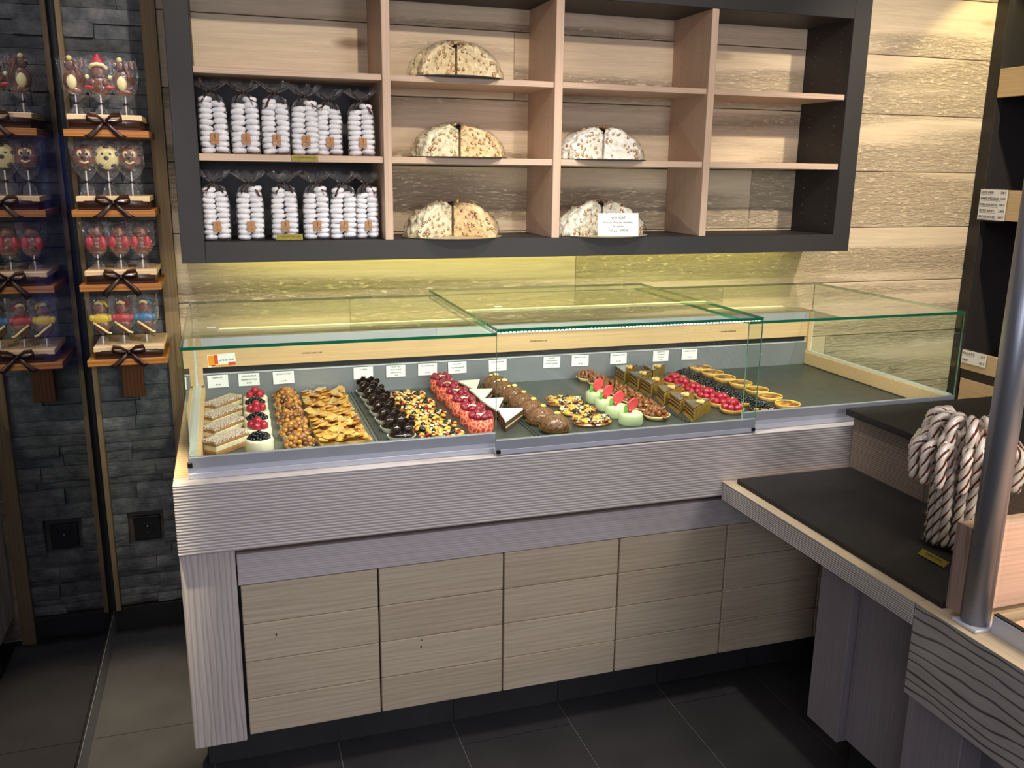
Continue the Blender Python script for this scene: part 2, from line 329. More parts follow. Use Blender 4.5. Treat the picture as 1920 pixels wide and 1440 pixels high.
    def mesh(s, name, mats):
        me = D.meshes.new(name); bmesh.ops.recalc_face_normals(s.bm, faces=s.bm.faces[:]); s.bm.to_mesh(me); s.bm.free()
        for m in ([mats] if isinstance(mats, str) else mats): me.materials.append(M[m])
        return me
    def obj(s, name, mats, parent=None, bevel=0, seg=1, kind=None, label=None, loc=None):
        o = D.objects.new(name, s.mesh(name, mats)); C.objects.link(o)
        if parent: o.parent = parent
        if loc: o.location = loc
        if bevel:
            b = o.modifiers.new('bevel', 'BEVEL'); b.width = bevel; b.segments = seg; b.limit_method = 'ANGLE'
        if kind: o['kind'] = kind
        if label: o['label'] = label
        return o
def bx(name, dims, m, parent=None, bevel=.0015, **k): return B().box(*dims).obj(name, m, parent, bevel, **k)
def inst(name, me, parent, loc=(0, 0, 0), rot=(0, 0, 0), sc=None):
    o = D.objects.new(name, me); C.objects.link(o); o.parent = parent; o.location = loc; o.rotation_euler = rot
    if sc: o.scale = sc
    return o
def thing(name, label, cat, loc=(0, 0, 0), rotz=0, group=None):
    o = D.objects.new(name, None); C.objects.link(o); o.location = loc; o.rotation_euler = (0, 0, rotz); o.empty_display_size = .02
    return tag(o, label, cat, group)
def tag(o, label, cat, group=None, kind=None):
    o['label'] = label; o['category'] = cat
    if group: o['group'] = group
    if kind: o['kind'] = kind
    return o
def struct(name, label=None):
    o = D.objects.new(name, None); C.objects.link(o); o['kind'] = 'structure'; o.empty_display_size = .02
    if label: o['label'] = label
    return o
def dup(r, loc, rotz=0, label=None, group=None, rx=0, ry=0):
    c = r.copy(); C.objects.link(c); c.location = loc; c.rotation_euler = (rx, ry, rotz)
    if label: c['label'] = label
    if group: c['group'] = group
    for ch in list(r.children):
        a = ch.copy(); C.objects.link(a); a.parent = c
        for g in ch.children:
            b = g.copy(); C.objects.link(b); b.parent = a
    return c
def text(name, s, size, parent, loc, rot=(PI/2, 0, 0), m='ink', align='CENTER', ext=.0003, sx=1):
    cu = D.curves.new(name, 'FONT'); cu.body = s; cu.size = size; cu.align_x = align; cu.align_y = 'CENTER'; cu.extrude = ext; cu.resolution_u = 2
    t = D.objects.new('tmp', cu); me = D.meshes.new_from_object(t); D.objects.remove(t); me.name = name
    me.materials.clear(); me.materials.append(M[m])
    o = D.objects.new(name, me); C.objects.link(o); o.parent = parent; o.location = loc; o.rotation_euler = rot; o.scale = (sx, 1, 1); return o
def R(a=1): return random.uniform(-a, a)

# ================================================================= SETTING
fl = struct('floor')
bx('grout_bed', (-3.2, 4.0, -3.6, 1.05, -.05, -.003), 'grout', fl, 0)
TX, TY = .357, .71
tile = B().box(.0022, TX-.0022, .0022, TY-.0022, -.02, 0).mesh('tile', 'floor_tile')
for i in range(-9, 11):
    x = .0445+i*TX; ph = .349 if i % 2 else -.006
    for j in range(-6, 3):
        y = ph+j*TY
        if y > 1.0 or y < -3.7: continue
        if y+TY > 1.05:
            B().box(.0015, TX-.0015, .0015, 1.048-y, -.02, 0).obj('tile', 'floor_tile', fl, loc=(x, y, 0)); continue
        inst('tile', tile, fl, (x, y, 0))

YW = 1.048
wb = struct('wall_back')
bx('backing', (-.3125, 3.98, YW+.02, YW+.10, 0, 3.1), 'wall_paint', wb, 0)
for k in range(-1, 13):
    z0 = .98+.2437*(k-4)+.0015; z1 = z0+.2437-.003
    cuts = {2: [1.1], 3: [2.75], 4: [.6, 2.2], 5: [1.512], 6: [2.3], 7: [], 8: [1.24]}.get(k, [1.9])
    xs = [-.004]+cuts+[3.70]
    if z0 < 0: z0 = 0.0
    for a, b in zip(xs, xs[1:]): bx('plank', (a+.0006, b-.0006, YW, YW+.02, z0, min(z1, 3.1)), 'plank_wood', wb, .0018)
random.seed(3)
z = .096; row = 0
sx0, sx1 = -.284, -.05
while z < 2.62:
    h = random.choice((.028, .036, .042, .05, .056)) if z < .95 else random.uniform(.038, .05)
    n_ = random.choice((1, 2, 2)); cs = [sx0]+sorted(random.uniform(sx0+.05, sx1-.04) for _ in range(n_-1))+[sx1]
    for a, b in zip(cs, cs[1:]):
        if .33 < z+h/2 < .445:    # opening round the socket
            segs = [(sx0, -.235), (-.112, sx1)] if a == cs[0] else []
        else: segs = [(a, b)]
        for a_, b_ in segs:
            q = B(); nx = max(3, int((b_-a_)/.02)); pr = random.uniform(.008, .028); off = random.uniform(0, 50); G = []
            for i in range(nx+1):
                col = []
                for j in range(4):
                    xx = a_+.0008+(b_-a_-.0016)*i/nx; zz = z+.0008+(h-.0016)*j/3
                    e = 0 if (0 < j < 3) else .003
                    yy = YW-pr-.007*noise.noise(Vector((xx*14+off, zz*30, off)))+e
                    if 0 < j < 3: zz += .003*noise.noise(Vector((xx*40, zz*50, off)))
                    col.append(q.bm.verts.new((xx, yy, zz)))
                G.append(col)
            back = [[q.bm.verts.new((G[i][j].co.x, YW+.018, G[i][j].co.z)) for j in (0, 3)] for i in range(nx+1)]
            for i in range(nx):
                for j in range(3): q.bm.faces.new((G[i][j], G[i+1][j], G[i+1][j+1], G[i][j+1]))
                q.bm.faces.new((G[i][0], G[i+1][0], back[i+1][0], back[i][0])); q.bm.faces.new((G[i][3], G[i+1][3], back[i+1][1], back[i][1]))
            q.bm.faces.new([G[0][j] for j in range(4)]+[back[0][1], back[0][0]]); q.bm.faces.new([G[nx][j] for j in range(4)]+[back[nx][1], back[nx][0]])
            q.obj('stone', 'stone', wb)
    z += h
t1 = struct('trim_1'); bx('wood_strip', (-.3, -.284, YW-.045, YW+.02, .09, 2.8), 'trim_wood', t1, .001)
t2 = struct('trim_2'); bx('wood_strip', (-.05, -.004, YW-.042, YW+.02, 0, 2.8), 'trim_wood', t2, .001)
bb = struct('baseboard_back'); bx('board', (-.308, -.03, YW-.03, YW+.02, 0, .094), 'baseboard_dark', bb, .001)
wr = struct('wall_right'); bx('panel', (3.98, 4.05, -3.6, YW+.1, 0, 3.1), 'wall_paint', wr, 0)
ce = struct('ceiling'); bx('ceiling_panel', (-.3125, 4.05, -3.6, YW+.1, 3.1, 3.16), 'ceiling_paint', ce, 0)

# glazed partition on the left: dark reflecting pane, black seal, metal skirting
gw = struct('window_1', 'tall dark glass partition reflecting the shop')
bx('pane', (-.3205, -.3125, -2.1, YW+.02, .05, 3.1), 'dark_glass', gw, 0)
bx('seal', (-.3125, -.300, YW-.030, YW+.02, .09, 3.1), 'black_plastic', gw, 0)
bx('bottom_rail', (-.3125, -.308, -2.1, YW-.03, 0, .088), 'tube_metal', gw, .0005)
bx('rail_gasket', (-.3125, -.3095, -2.1, YW-.03, .088, .096), 'black_plastic', gw, 0)
bx('outer_rail', (-.3255, -.3205, -2.1, YW-.03, 0, .088), 'tube_metal', gw, .0005)
# street side seen faintly through the glass
st = thing('blue_glow_panel', 'tall blue glowing panel added behind the dark glass, seen dimly', 'sign', (0, 3.0, 0))  # glowing panel added outside to give the glass its blue bands
B().box(-.86, -.58, -.02, .04, .60, 1.86).obj('panel', 'blue_lit', st, .004)
for a, b, z0, z1 in ((-.72, -.69, 1.45, 1.845), (-.63, -.60, 1.50, 1.845), (-.80, -.72, .66, 1.17)): B().box(a, b, -.03, -.0205, z0, z1).obj('light_band', 'blue_lit_pale', st)
B().box(-.78, -.66, -.02, .04, -.05, .6).obj('foot', 'black_plastic', st, .004)

# socket
so = thing('wall_socket', 'black square power socket set into grey stone cladding', 'socket', (-.172, YW+.015, .388))
B().box(-.046, .046, -.010, .002, -.046, .046).obj('plate', 'black_plastic', so, .003, 2)
q = B().lathe([(.024, 0), (.022, .004), (.019, .004), (.019, -.006), (0, -.006)], 20, mtx=Matrix.Translation((0, -.010, 0)) @ Matrix.Rotation(PI/2, 4, 'X')); q.obj('round_insert', 'slate', so)
B().cyl((0, -.016, .008), (0, -.004, .008), .0025, n=8).obj('earth_pin', 'steel', so)

# ================================================================= WALL SHELVING
sh = thing('wall_shelf_unit', 'large charcoal framed wall shelving with wood laminate compartments', 'shelf', (0, 0, 0))
Y0, Y1 = .758, YW
bx('side_panel', (.031, .104, Y0, Y1, 1.394, 2.36), 'charcoal', sh)
bx('side_panel', (2.513, 2.592, Y0, Y1, 1.394, 2.36), 'charcoal', sh)
bx('bottom_panel', (.104, 2.513, Y0, Y1, 1.394, 1.461), 'charcoal', sh)
bx('top_panel', (.104, 2.513, Y0, Y1, 2.277, 2.36), 'charcoal', sh)
dv = [(.691, .719), (1.297, 1.327), (1.901, 1.929)]
for a, b in dv: bx('divider', (a, b, Y0+.002, Y1, 1.461, 2.277), 'laminate_v', sh)
cols = [(.104, .691), (.719, 1.297), (1.327, 1.901), (1.929, 2.513)]
for a, b in cols:
    bx('shelf_board', (a, b, Y0+.012, Y1, 1.981, 2.001), 'laminate', sh); bx('shelf_board', (a, b, Y0+.012, Y1, 1.716, 1.738), 'laminate', sh)
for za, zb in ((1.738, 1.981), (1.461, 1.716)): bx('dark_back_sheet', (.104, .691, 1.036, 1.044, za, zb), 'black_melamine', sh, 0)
q = B()
for x, s_ in ((2.513, -1), (.691, -1), (1.297, -1), (1.901, -1)):
    for y in (.82, .98):
        for k in range(22):
            z = 1.50+k*.035
            if abs(z-1.727) < .02 or abs(z-1.99) < .02: continue
            q.cyl((x-.0008, y, z), (x+.001, y, z), .002, n=6)
q.obj('shelf_pin_holes', 'kraft', sh, kind='stuff')

# ---- meringue bags
def make_bag(lean, seed, ring_n=10):
    rnd = random.Random(seed)
    r = thing('confectionery_bag', '', 'bag')
    for k in range(ring_n):
        for s_ in (-1, 1):
            if k == ring_n-1 and s_ == (1 if seed % 2 else -1): continue
            zz = .011+k*.0173+(0.004 if s_ > 0 else 0); x = s_*(.0215 if k < 8 else .0175)+lean*zz*.3
            for dy in (0,):
                inst('meringue', MER[rnd.randrange(3)], r, (x+rnd.uniform(-.0015, .0015), dy, zz), (rnd.uniform(-.12, .12), rnd.uniform(-.16, .16), rnd.uniform(0, 6)))
    q = B(); nn = 28; prof = [(.0, 0), (.040, .001), (.0445, .006), (.0455, .05), (.045, .11), (.0435, .150), (.034, .174), (.016, .186), (.006, .190)]
    q.lathe(prof, nn, sq=.62)
    for v in q.bm.verts:
        a = math.atan2(v.co.y, v.co.x); v.co.x += lean*v.co.z*.3
        k = .0012*math.sin(a*7+seed+v.co.z*40)+.001*math.sin(a*11+v.co.z*90); v.co.x += k*math.cos(a); v.co.y += k*math.sin(a)
    # ruffled fan
    rings = []
    for j, (rr, zz) in enumerate([(.006, .190), (.022, .200), (.036, .212), (.047, .226)]):
        rg = []
        for i in range(40):
            a = 2*PI*i/40; w = 1+.28*math.sin(a*6+seed)*(j/3)+.12*math.sin(a*13)
            rg.append(q.bm.verts.new((rr*w*math.cos(a)+lean*.19*.3, rr*.55*w*math.sin(a), zz+.007*math.sin(a*5+seed*2)*(j/3))))
        rings.append(rg)
    for a, b in zip(rings, rings[1:]):
        for i in range(40):
            f = q.bm.faces.new((a[i], a[(i+1) % 40], b[(i+1) % 40], b[i])); f.smooth = True
    q.obj('cellophane', 'cellophane', r)
    lx = lean*.19*.3; q = B()
    q.lathe([(.0075, .186), (.0085, .190), (.0075, .194)], 12, (lx, 0, 0))
    sd = 1 if seed % 2 else -1
    q.ico((lx, -.009, .190), .0055, 2)
    q.ribbon([(lx, -.008, .190), (lx-.012*sd, -.016, .184), (lx-.022*sd, -.022, .166), (lx-.030*sd, -.026, .146+.01*(seed % 3))], .0105, (1, 0, .5*sd), mi=0)
    q.ribbon([(lx, -.008, .190), (lx+.014*sd, -.016, .186), (lx+.022*sd, -.024, .170), (lx+.026*sd, -.026, .158)], .008, (1, 0, -.5*sd), mi=0)
    for s_ in (-1, 1):
        q.tube([(lx, -.008, .190), (lx+.012*s_, -.014, .200), (lx+.028*s_, -.018, .208), (lx+.024*s_, -.02, .196), (lx+.004*s_, -.011, .189)], .0022, 6, mi=0, flat=.5)
    q.ribbon([(lx-.020*sd, -.0235, .168), (lx-.0265*sd, -.0262, .152)], .003, (1, 0, .5*sd), mi=1)
    q.obj('ribbon', ['ribbon', 'ribbon_light'], r)
    tg = B().box(-.013, .013, -.0265, -.0252, .030, .064).obj('kraft_tag', 'kraft', r, .0008)
    q = B().tube([(0, -.0268, .060), (.001, -.0268, .045)], .0009, 5); q.box(-.008, .008, -.0270, -.0266, .040, .0412); q.box(-.005, .005, -.0270, -.0266, .036, .037); q.obj('tag_print', 'ink_brown', tg)
    return r
MER = []
for k in range(3):
    q = B().lathe([(0, -.0085), (.014, -.0088), (.0215, -.004), (.0222, .001), (.0195, .0065), (.012, .0088), (0, .0080)], 14)
    for v in q.bm.verts: v.co *= 1+.09*noise.noise(v.co*70+Vector((k*9, 0, 0)))
    MER.append(q.mesh('meringue', 'meringue'))
bags = [(.156, 0, -.10, 1.0), (.252, 0, .0, 1.0), (.347, 0, .02, 1.0), (.441, 0, .02, .97), (.522, .03, .0, .93), (.628, .01, -.02, .94)]
bags2 = [(.146, 0, -.03), (.252, 0, .02), (.362, 0, .02), (.466, 0, .0), (.556, 0, .04), (.640, .012, .0)]
pos_w = ['first from the left', 'second from the left', 'third from the left', 'third from the right', 'second from the right', 'first from the right']
for i, (x, dy, le, s_) in enumerate(bags):
    b = make_bag(le, i+1); b.location = (x, .812+dy, 1.7382); b.scale = (1.0, 1.05, 1.0*s_)
    tag(b, 'cellophane bag of white meringue rounds on upper shelf, %s' % pos_w[i], 'bag', 'meringue bags on the wall shelves')
for i, (x, dy, le) in enumerate(bags2):
    b = make_bag(le, i+11); b.location = (x, .812+dy, 1.4612); b.scale = (.98 if i < 5 else .88, 1.05, .98)
    tag(b, 'ribbon-tied bag of white meringue rounds on bottom shelf, %s' % pos_w[i], 'bag', 'meringue bags on the wall shelves')
def gold_tag(loc, w, h, label, txt, rot=(0, 0, 0)):
    t = thing('gold_label', label, 'label', loc); t.rotation_euler = rot
    nn = int(w/.006); pts = []
    for i in range(nn+1): pts.append((-w/2+w*i/nn, -h/2+(.0018 if i % 2 else 0)))
    for i in range(nn, -1, -1): pts.append((-w/2+w*i/nn, h/2-(.0018 if i % 2 else 0)))
    B().prism(pts, 0, .0012, mtx=Matrix.Rotation(PI/2, 4, 'X')).obj('plate', 'gold_tag', t)
    text('lettering', txt, h*.30, t, (0, -.0015, .002), m='ink_brown')
    return t
gold_tag((.432, Y0+.0095, 1.728), .085, .020, 'small gold label on the edge of the middle shelf under the bags', 'CROQUANTS MERINGUES')
gold_tag((.372, Y0+.009, 1.4735), .085, .021, 'small gold label on the bottom of shelving before the bags', 'CROQUANTS MERINGUES')

# ---- nougat domes on gold boards
def nougat(loc, m1, m2, nut, label, seed, w=.165, h=.112, cuts=0, scx=1):
    r = thing('nougat_dome', label, 'nougat', loc, 0, 'nougat domes on the wall shelves'); r.scale = (scx, 1, 1)
    rnd = random.Random(seed)
    q = B(); pts = []
    nn = 56
    for i in range(nn):
        a = 2*PI*i/nn; rr = (w+.010)*(1 if i % 2 else .985); pts.append((rr*math.cos(a), rr*math.sin(a)*.9))
    q.prism(pts, 0, .003, 1, 0); q.obj('cake_board', ['gold_board', 'board_under'], r)
    for side, mm in ((-1, m1), (1, m2)):
        q = B(); q.ico((0, 0, 0), 1, 5)
        for v in q.bm.verts:
            d = v.co.copy(); x, y, z = d.x*w*.96, d.y*w*.86, max(0, d.z)*h
            lump = 1+.10*noise.noise(d*5+Vector((seed, side*3, 0)))+.06*noise.noise(d*13+Vector((seed, 0, 0)))
            az = math.atan2(d.y, d.x)*5.2/PI+seed*.3; lump *= 1-.085*math.exp(-(((az % 1)-.5)/.09)**2)*(1-.6*abs(d.z)); z *= 1-.16*math.exp(-(x/.020)**2)
            x *= lump; y *= lump; z *= lump
            inner = .004*side
            if side*x < inner*side: x = inner+.02*side*max(0, -y)/w*0
            yf = -.055 - .03*abs(x)/w + (.045*(1-min(1, abs(x)/(w*.62))) if seed % 2 else .02*(1-min(1, abs(x)/(w*.7))))
            if y < yf: y = yf+.15*(y-yf)*0+.0025*noise.noise(Vector((x*60, z*60, seed)))
            v.co = Vector((x, y, max(z, 0)+.003))
        bmesh.ops.remove_doubles(q.bm, verts=q.bm.verts[:], dist=.0008)
        for f in q.bm.faces: f.smooth = True
        q.obj('nougat_half', mm, r)
    q = B(); k = 0
    while k < 95:
        x = rnd.uniform(-w*.93, w*.93); t = abs(x)/(w*.96)
        if abs(x) < .008: continue
        if rnd.random() < .62:
            zt = h*math.sqrt(max(0, 1-t*t-.18)); zz = rnd.uniform(.006, max(.01, zt*.97)); yf = -.055-.03*abs(x)/w+(.045*(1-min(1, abs(x)/(w*.62))) if seed % 2 else .02*(1-min(1, abs(x)/(w*.7))))
            if yf < -w*.86*math.sqrt(max(0, 1-t*t-(zz/h)**2))-.002: continue
            rr_ = rnd.uniform(.0040, .0068); sc3 = rnd.uniform(.7, 1.3); eu = Euler((0, rnd.uniform(0, 3), 0))
            q.ico((x, yf-.0005, zz+.003), rr_, 1, (1, .35, sc3), eu, mi=0); q.ico((x, yf-.0016, zz+.003), rr_*.74, 1, (1, .35, sc3), eu, mi=1)
        else:
            a = rnd.uniform(-PI, PI); p = rnd.uniform(.35, 1.5); d = Vector((math.cos(a)*math.cos(p), math.sin(a)*math.cos(p), math.sin(p)))
            if d.y < -.25: continue
            q.ico((d.x*w*.96, d.y*w*.86, d.z*h+.003), rnd.uniform(.004, .008), 1, (1, .7, .8), Euler((rnd.random()*3, rnd.random()*3, 0)), mi=0 if rnd.random() < .7 else 1)
        k += 1
    q.obj('nuts', [nut, 'nut_tan'], r, kind='stuff')
    q = B(); q.ico((0, 0, 0), 1, 5)
    for v in q.bm.verts:
        d = v.co.copy(); x, y, z = d.x*w*1.02, d.y*w*.92, max(0, d.z)*h*1.06
        x *= 1+.05*noise.noise(d*6+Vector((0, seed, 2)))+.035*noise.noise(d*17); z *= 1+.05*noise.noise(d*9+Vector((seed, 0, 2)))
        yf = -.062-.03*abs(x)/w
        if y < yf: y = yf+.004*noise.noise(Vector((x*50, z*50, seed)))
        v.co = Vector((x, y, z+.0035))
    bmesh.ops.remove_doubles(q.bm, verts=q.bm.verts[:], dist=.0006)
    for f in q.bm.faces: f.smooth = True
    q.obj('plastic_wrap', 'film_clear', r)
nougat((.966, .868, 2.0015), 'nougat_cream', 'nougat_cream', 'nut_brown', 'cream nougat dome studded with whole hazelnuts on the highest loaded shelf', 1, h=.118)
nougat((.972, .868, 1.7385), 'nougat_green', 'nougat_amber', 'nut_brown', 'split nougat dome, pale half and amber half, on the middle shelf', 2, h=.112, scx=1.02)
nougat((.952, .868, 1.4615), 'nougat_green', 'nougat_amber', 'nut_red', 'nougat dome with red-brown nuts on the bottom shelf beside the bags', 3, h=.125, scx=1.05)
nougat((1.520, .868, 1.7385), 'nougat_white', 'nougat_white', 'nut_brown', 'bright white sliced nougat dome in the third compartment above the NOUGAT card', 4, h=.116, scx=1.02)
nougat((1.535, .868, 1.4615), 'nougat_pistachio', 'nougat_pistachio', 'nut_red', 'pistachio nougat dome standing behind the NOUGAT price card', 5, h=.125, scx=1.06)
nc = thing('nougat_price_card', 'white printed NOUGAT price card leaning on the pistachio nougat dome', 'card', (1.551, .738, 1.466)); nc.rotation_euler = (-.10, 0, 0)
q = B(); q.prism([(-.082+.164*i/24, .0008*(i % 2)) for i in range(25)]+[(.082-.164*i/24, .084-.0008*(i % 2)) for i in range(25)], 0, .0012, mtx=Matrix.Rotation(PI/2, 4, 'X')); q.obj('card_sheet', 'white_card', nc)
text('title', 'NOUGAT', .0145, nc, (0, -.0015, .066)); text('flavours', 'Amande, Pistache, Noisette,', .0105, nc, (0, -.0015, .050)); text('flavours_end', 'Nougatine', .0105, nc, (0, -.0015, .036)); text('price', '100 grs   4.90 €', .0125, nc, (0, -.0015, .020))

# ================================================================= MAIN COUNTER
ct = thing('bakery_counter', 'long whitewashed wooden counter with plank doors under the pastry case', 'counter', (0, 0, 0))
XE = 2.62
bx('front_beam', (0, XE, 0, .05, .712, .9085), 'beam_wood', ct, .0025)
bx('counter_top', (0, XE, .05, 1.018, .868, .9085), 'top_wood', ct, .0015)
bx('end_panel', (.012, .06, .11, 1.015, .12, .868), 'post_wood', ct, .0015)
bx('corner_post', (0, .1397, .03, .11, .119, .712), 'post_wood', ct, .003)
bx('shadow_gap_strip', (.1397, XE-.02, .062, .09, .676, .72), 'gap_brown', ct, 0)
bx('top_rail', (.143, XE-.02, .048, .07, .588, .679), 'rail_wood', ct, .0015)
ex = [.1459, .5250, .9027, 1.2812, 1.6653, 2.04, 2.42]
zc = [.1215, .2345, .3515, .4675, .5855]
for i in range(6):
    d = thing('cupboard_door', '', ''); 
    for k_ in ('label', 'category'): del d[k_]
    d.name = 'door'; d.parent = ct
    a, b = ex[i]+.0025, ex[i+1]-.0025
    for k in range(4): bx('board', (a, b, .05, .068, zc[k]+.0008, zc[k+1]-.0008), 'board_wood', d, .0022)
    q = B().box(a, b, .0675, .074, zc[0], zc[4]).obj('back_sheet', 'charcoal', d)
    if i in (0, 1):
        kx = (.235, .647)[i]; kz = (.425, .318)[i]
        q = B().ico((kx, .0502, kz), .004, 2, (.6, .25, 1.4)); 
        if i: q.ico((kx+.002, .0502, kz+.022), .0035, 2, (1, .25, .5))
        q.obj('knot', 'sponge_dark', d)
for k, (a, b) in enumerate([(.03, .4015), (.403, .762), (.7635, 1.115), (1.1165, 1.477), (1.4785, 1.83), (1.8315, 2.19), (2.1915, XE-.03)]):
    bx('plinth_tile', (a, b-.001, .12, .13, .001, .112), 'floor_tile', ct, 0)
bx('plinth_core', (.03, XE-.03, .128, .84, .001, .135), 'grout', ct, 0)
bx('carcass', (.06, XE-.02, .075, .86, .135, .868), 'charcoal', ct, 0)

# ================================================================= GLASS PASTRY CASE
cs_ = thing('pastry_display_case', 'glass and aluminium pastry display case standing on the long counter', 'display case', (0, 0, 0))
g0, g1, g2, g3, yf, yb, zg = .0408, .8718, 1.6789, 2.5134, .039, .843, 1.257
ZT = .9090
bx('lower_profile', (g0-.003, g3+.003, yf-.004, yf+.03, ZT, .924), 'alu', cs_, .0008)
bx('upper_lip', (g0-.003, g3+.003, yf+.002, yf+.03, .924, .938), 'alu', cs_, .0008)
def canopy(x0, x1, y0, y1, zt, nm, dz=0):
    fr = bx(nm+'_front_profile', (x0, x1, y0-.001, y0+.012, .938-dz, .9665-dz), 'steel', cs_, .0008)
    th = .0085
    p = bx('top_pane', (x0, x1, y0, y1, zt-th, zt), 'glass', cs_, 0)
    e = .0006
    q = B().box(x0, x1, y0-e, y0-e*.1, zt-th, zt).box(x1-e, x1, y0, y1, zt-th-.0002, zt+.0002).box(x0, x0+e, y0, y1, zt-th-.0002, zt+.0002)
    q.obj('green_front_edge', 'glass_edge', p)
    B().box(x0, x1, y1, y1+e, zt-th, zt).obj('rear_edge', 'glass_edge_pale', p)
    f = bx('front_pane', (x0, x1, y0+.001, y0+.007, .9665-dz, zt-th), 'glass', cs_, 0)
    B().box(x0-.0004, x0, y0+.001, y0+.007, .9665-dz, zt-th).box(x1, x1+.0004, y0+.001, y0+.007, .9665-dz, zt-th).obj('upright_edge', 'glass_edge_pale', f)
canopy(g0, g1, yf, yb, zg, 'left')
canopy(g2+.004, g3, yf, yb, zg, 'right')
canopy(.862, 1.708, .006, .856, 1.274, 'middle', .012)
bx('sliding_rail', (.862, 1.708, .004, .035, .912, .926), 'alu', cs_, .0005)
for x, y in ((g0+.003, yf-.0045), (.868, .0), (1.700, .0)): bx('slide_stop', (x-.006, x+.006, y, y+.01, .9395 if x < .1 else .915, .954 if x < .1 else .926), 'black_plastic', cs_, .001)
for x in (g0, g3-.006): 
    p = bx('side_pane', (x, x+.006, yf+.007, yb, .9665, zg-.008), 'glass', cs_, 0)
    B().box(x, x+.006, yb, yb+.0006, .9665, zg-.008).obj('rear_edge', 'glass_edge_pale', p)
for x0, x1 in ((.046, .072), (2.493, 2.5134)):
    bx('side_liner', (x0 if x0 < 1 else x0-.004, x1 if x0 < 1 else x0+.008, yf+.012, yb, .9086, .962), 'strip_wood', cs_, .0008)
    bx('side_channel', (x0-.004 if x0 < 1 else x0+.006, x1-.012 if x0 < 1 else x1, yf+.012, yb, .962, .970), 'alu_white', cs_, .0008)
for x0, x1 in ((.050, .068), (2.492, 2.508)):
    bx('corner_upright', (x0, x1, yb-.014, yb, .970, 1.135), 'strip_wood', cs_, .0008)
bx('corner_profile', (.040, .050, yb-.014, yb, .970, 1.135), 'alu_white', cs_, .0008)
bx('corner_profile', (2.508, 2.5134, yb-.014, yb, .970, 1.135), 'alu_white', cs_, .0008)
bx('deck', (.072, 2.489, yf+.03, yb, .9088, .9089), 'deck_metal', cs_, 0)
bx('back_panel', (.068, 2.492, yb-.004, yb+.004, .909, 1.005), 'steel_back', cs_, .001)
bx('panel_flange', (.068, 2.492, yb-.006, yb+.010, 1.005, 1.008), 'alu', cs_, .0005)
bx('dark_gap_board', (.068, 2.492, yb+.012, yb+.016, .99, 1.04), 'slate', cs_, 0)
bx('wood_fascia', (.050, 2.508, yb-.002, yb+.014, 1.029, 1.100), 'strip_wood', cs_, .001)
bx('top_rail', (.040, 2.512, yb-.006, yb+.016, 1.100, 1.132), 'alu', cs_, .001)
bx('lit_rail_cover', (.885, 1.69, yb-.0085, yb-.0062, 1.101, 1.131), 'alu_white', cs_, 0)
q = B()
for x in (.958, 2.27): q.cyl((x, yb-.0045, .965), (x, yb-.008, .965), .0045, n=10)
q.obj('screw_head', 'alu', cs_)
# LED strip under the front edge of the middle pane
ls = bx('led_strip', (.872, 1.698, .0075, .0115, 1.2625, 1.2655), 'alu_white', cs_, 0)
q = B()
for k in range(75): q.box(.876+k*.011, .876+k*.011+.006, .0068, .0076, 1.2630, 1.2650)
q.obj('led_chips', 'led', ls, kind='stuff')
for x0, x1 in ((.073, .560), (.567, 1.035), (1.042, 1.556), (1.562, 2.486)):
    tr = B(); tr.box(x0, x1, .085, yb-.006, .9089, .9105)
    tr.box(x0, x0+.004, .085, yb-.006, .9105, .914).box(x1-.004, x1, .085, yb-.006, .9105, .914)
    t = tr.obj('display_tray', 'tray_metal' if x0 > .3 else 'deck_metal', None, .0005)
    tag(t, {.073: 'grey metal tray under the cake bars and apple slabs', .567: 'dark metal tray under chocolate balls and raspberry cakes', 1.042: 'dark metal tray under the chocolate rochers and green cakes', 1.562: 'wide dark metal tray, empty at its right end'}[x0], 'tray', 'trays in the display case')
# clips on top
for x, y, l_ in ((.115, .32, 'small white sticker on the left glass top'), (.985, .40, 'small white sticker on the middle glass top')):
    o = B().box(-.012, .012, -.010, .010, 0, .0005).obj('white_sticker', 'white_card', None, loc=(x, y, zg+.0002 if x < .5 else 1.2742)); tag(o, l_, 'sticker')
# stickers on the fascia
ph = thing('phone_sticker', 'orange, red and white telephone number sticker on the wood fascia', 'sticker', (.131, yb-.0024, 1.0535)); ph.rotation_euler = (0, -.05, 0)
B().box(-.0455, .0455, -.0006, 0, -.0215, .0215).obj('sticker_base', 'white_card', ph, .0004)
B().box(-.0435, -.022, -.0009, -.0005, -.017, .0195).obj('orange_field', 'orange_print', ph)
B().box(-.024, -.012, -.0011, -.0005, -.012, .0195).obj('red_band', 'red_print', ph)
B().box(-.035, .022, -.0009, -.0005, -.0205, -.015).obj('orange_footer', 'orange_print', ph)
B().box(.021, .0445, -.0011, -.0005, -.0205, -.009).obj('red_corner', 'red_print', ph)
text('digits', '04 79 35 43 60', .0088, ph, (.015, -.0012, -.001), ext=.0002, sx=.92)
for x, z, l_ in ((.435, 1.0635, 'left'), (1.284, 1.066, 'middle'), (2.110, 1.066, 'right')):
    o = text('fascia_lettering', 'PATISSERIE ALLERGIE 100%', .0070, None, (x, yb-.0026, z), ext=.0003, sx=.86); tag(o, 'tiny dark lettering on the wood fascia, %s one of three' % l_, 'lettering', 'fascia letterings')
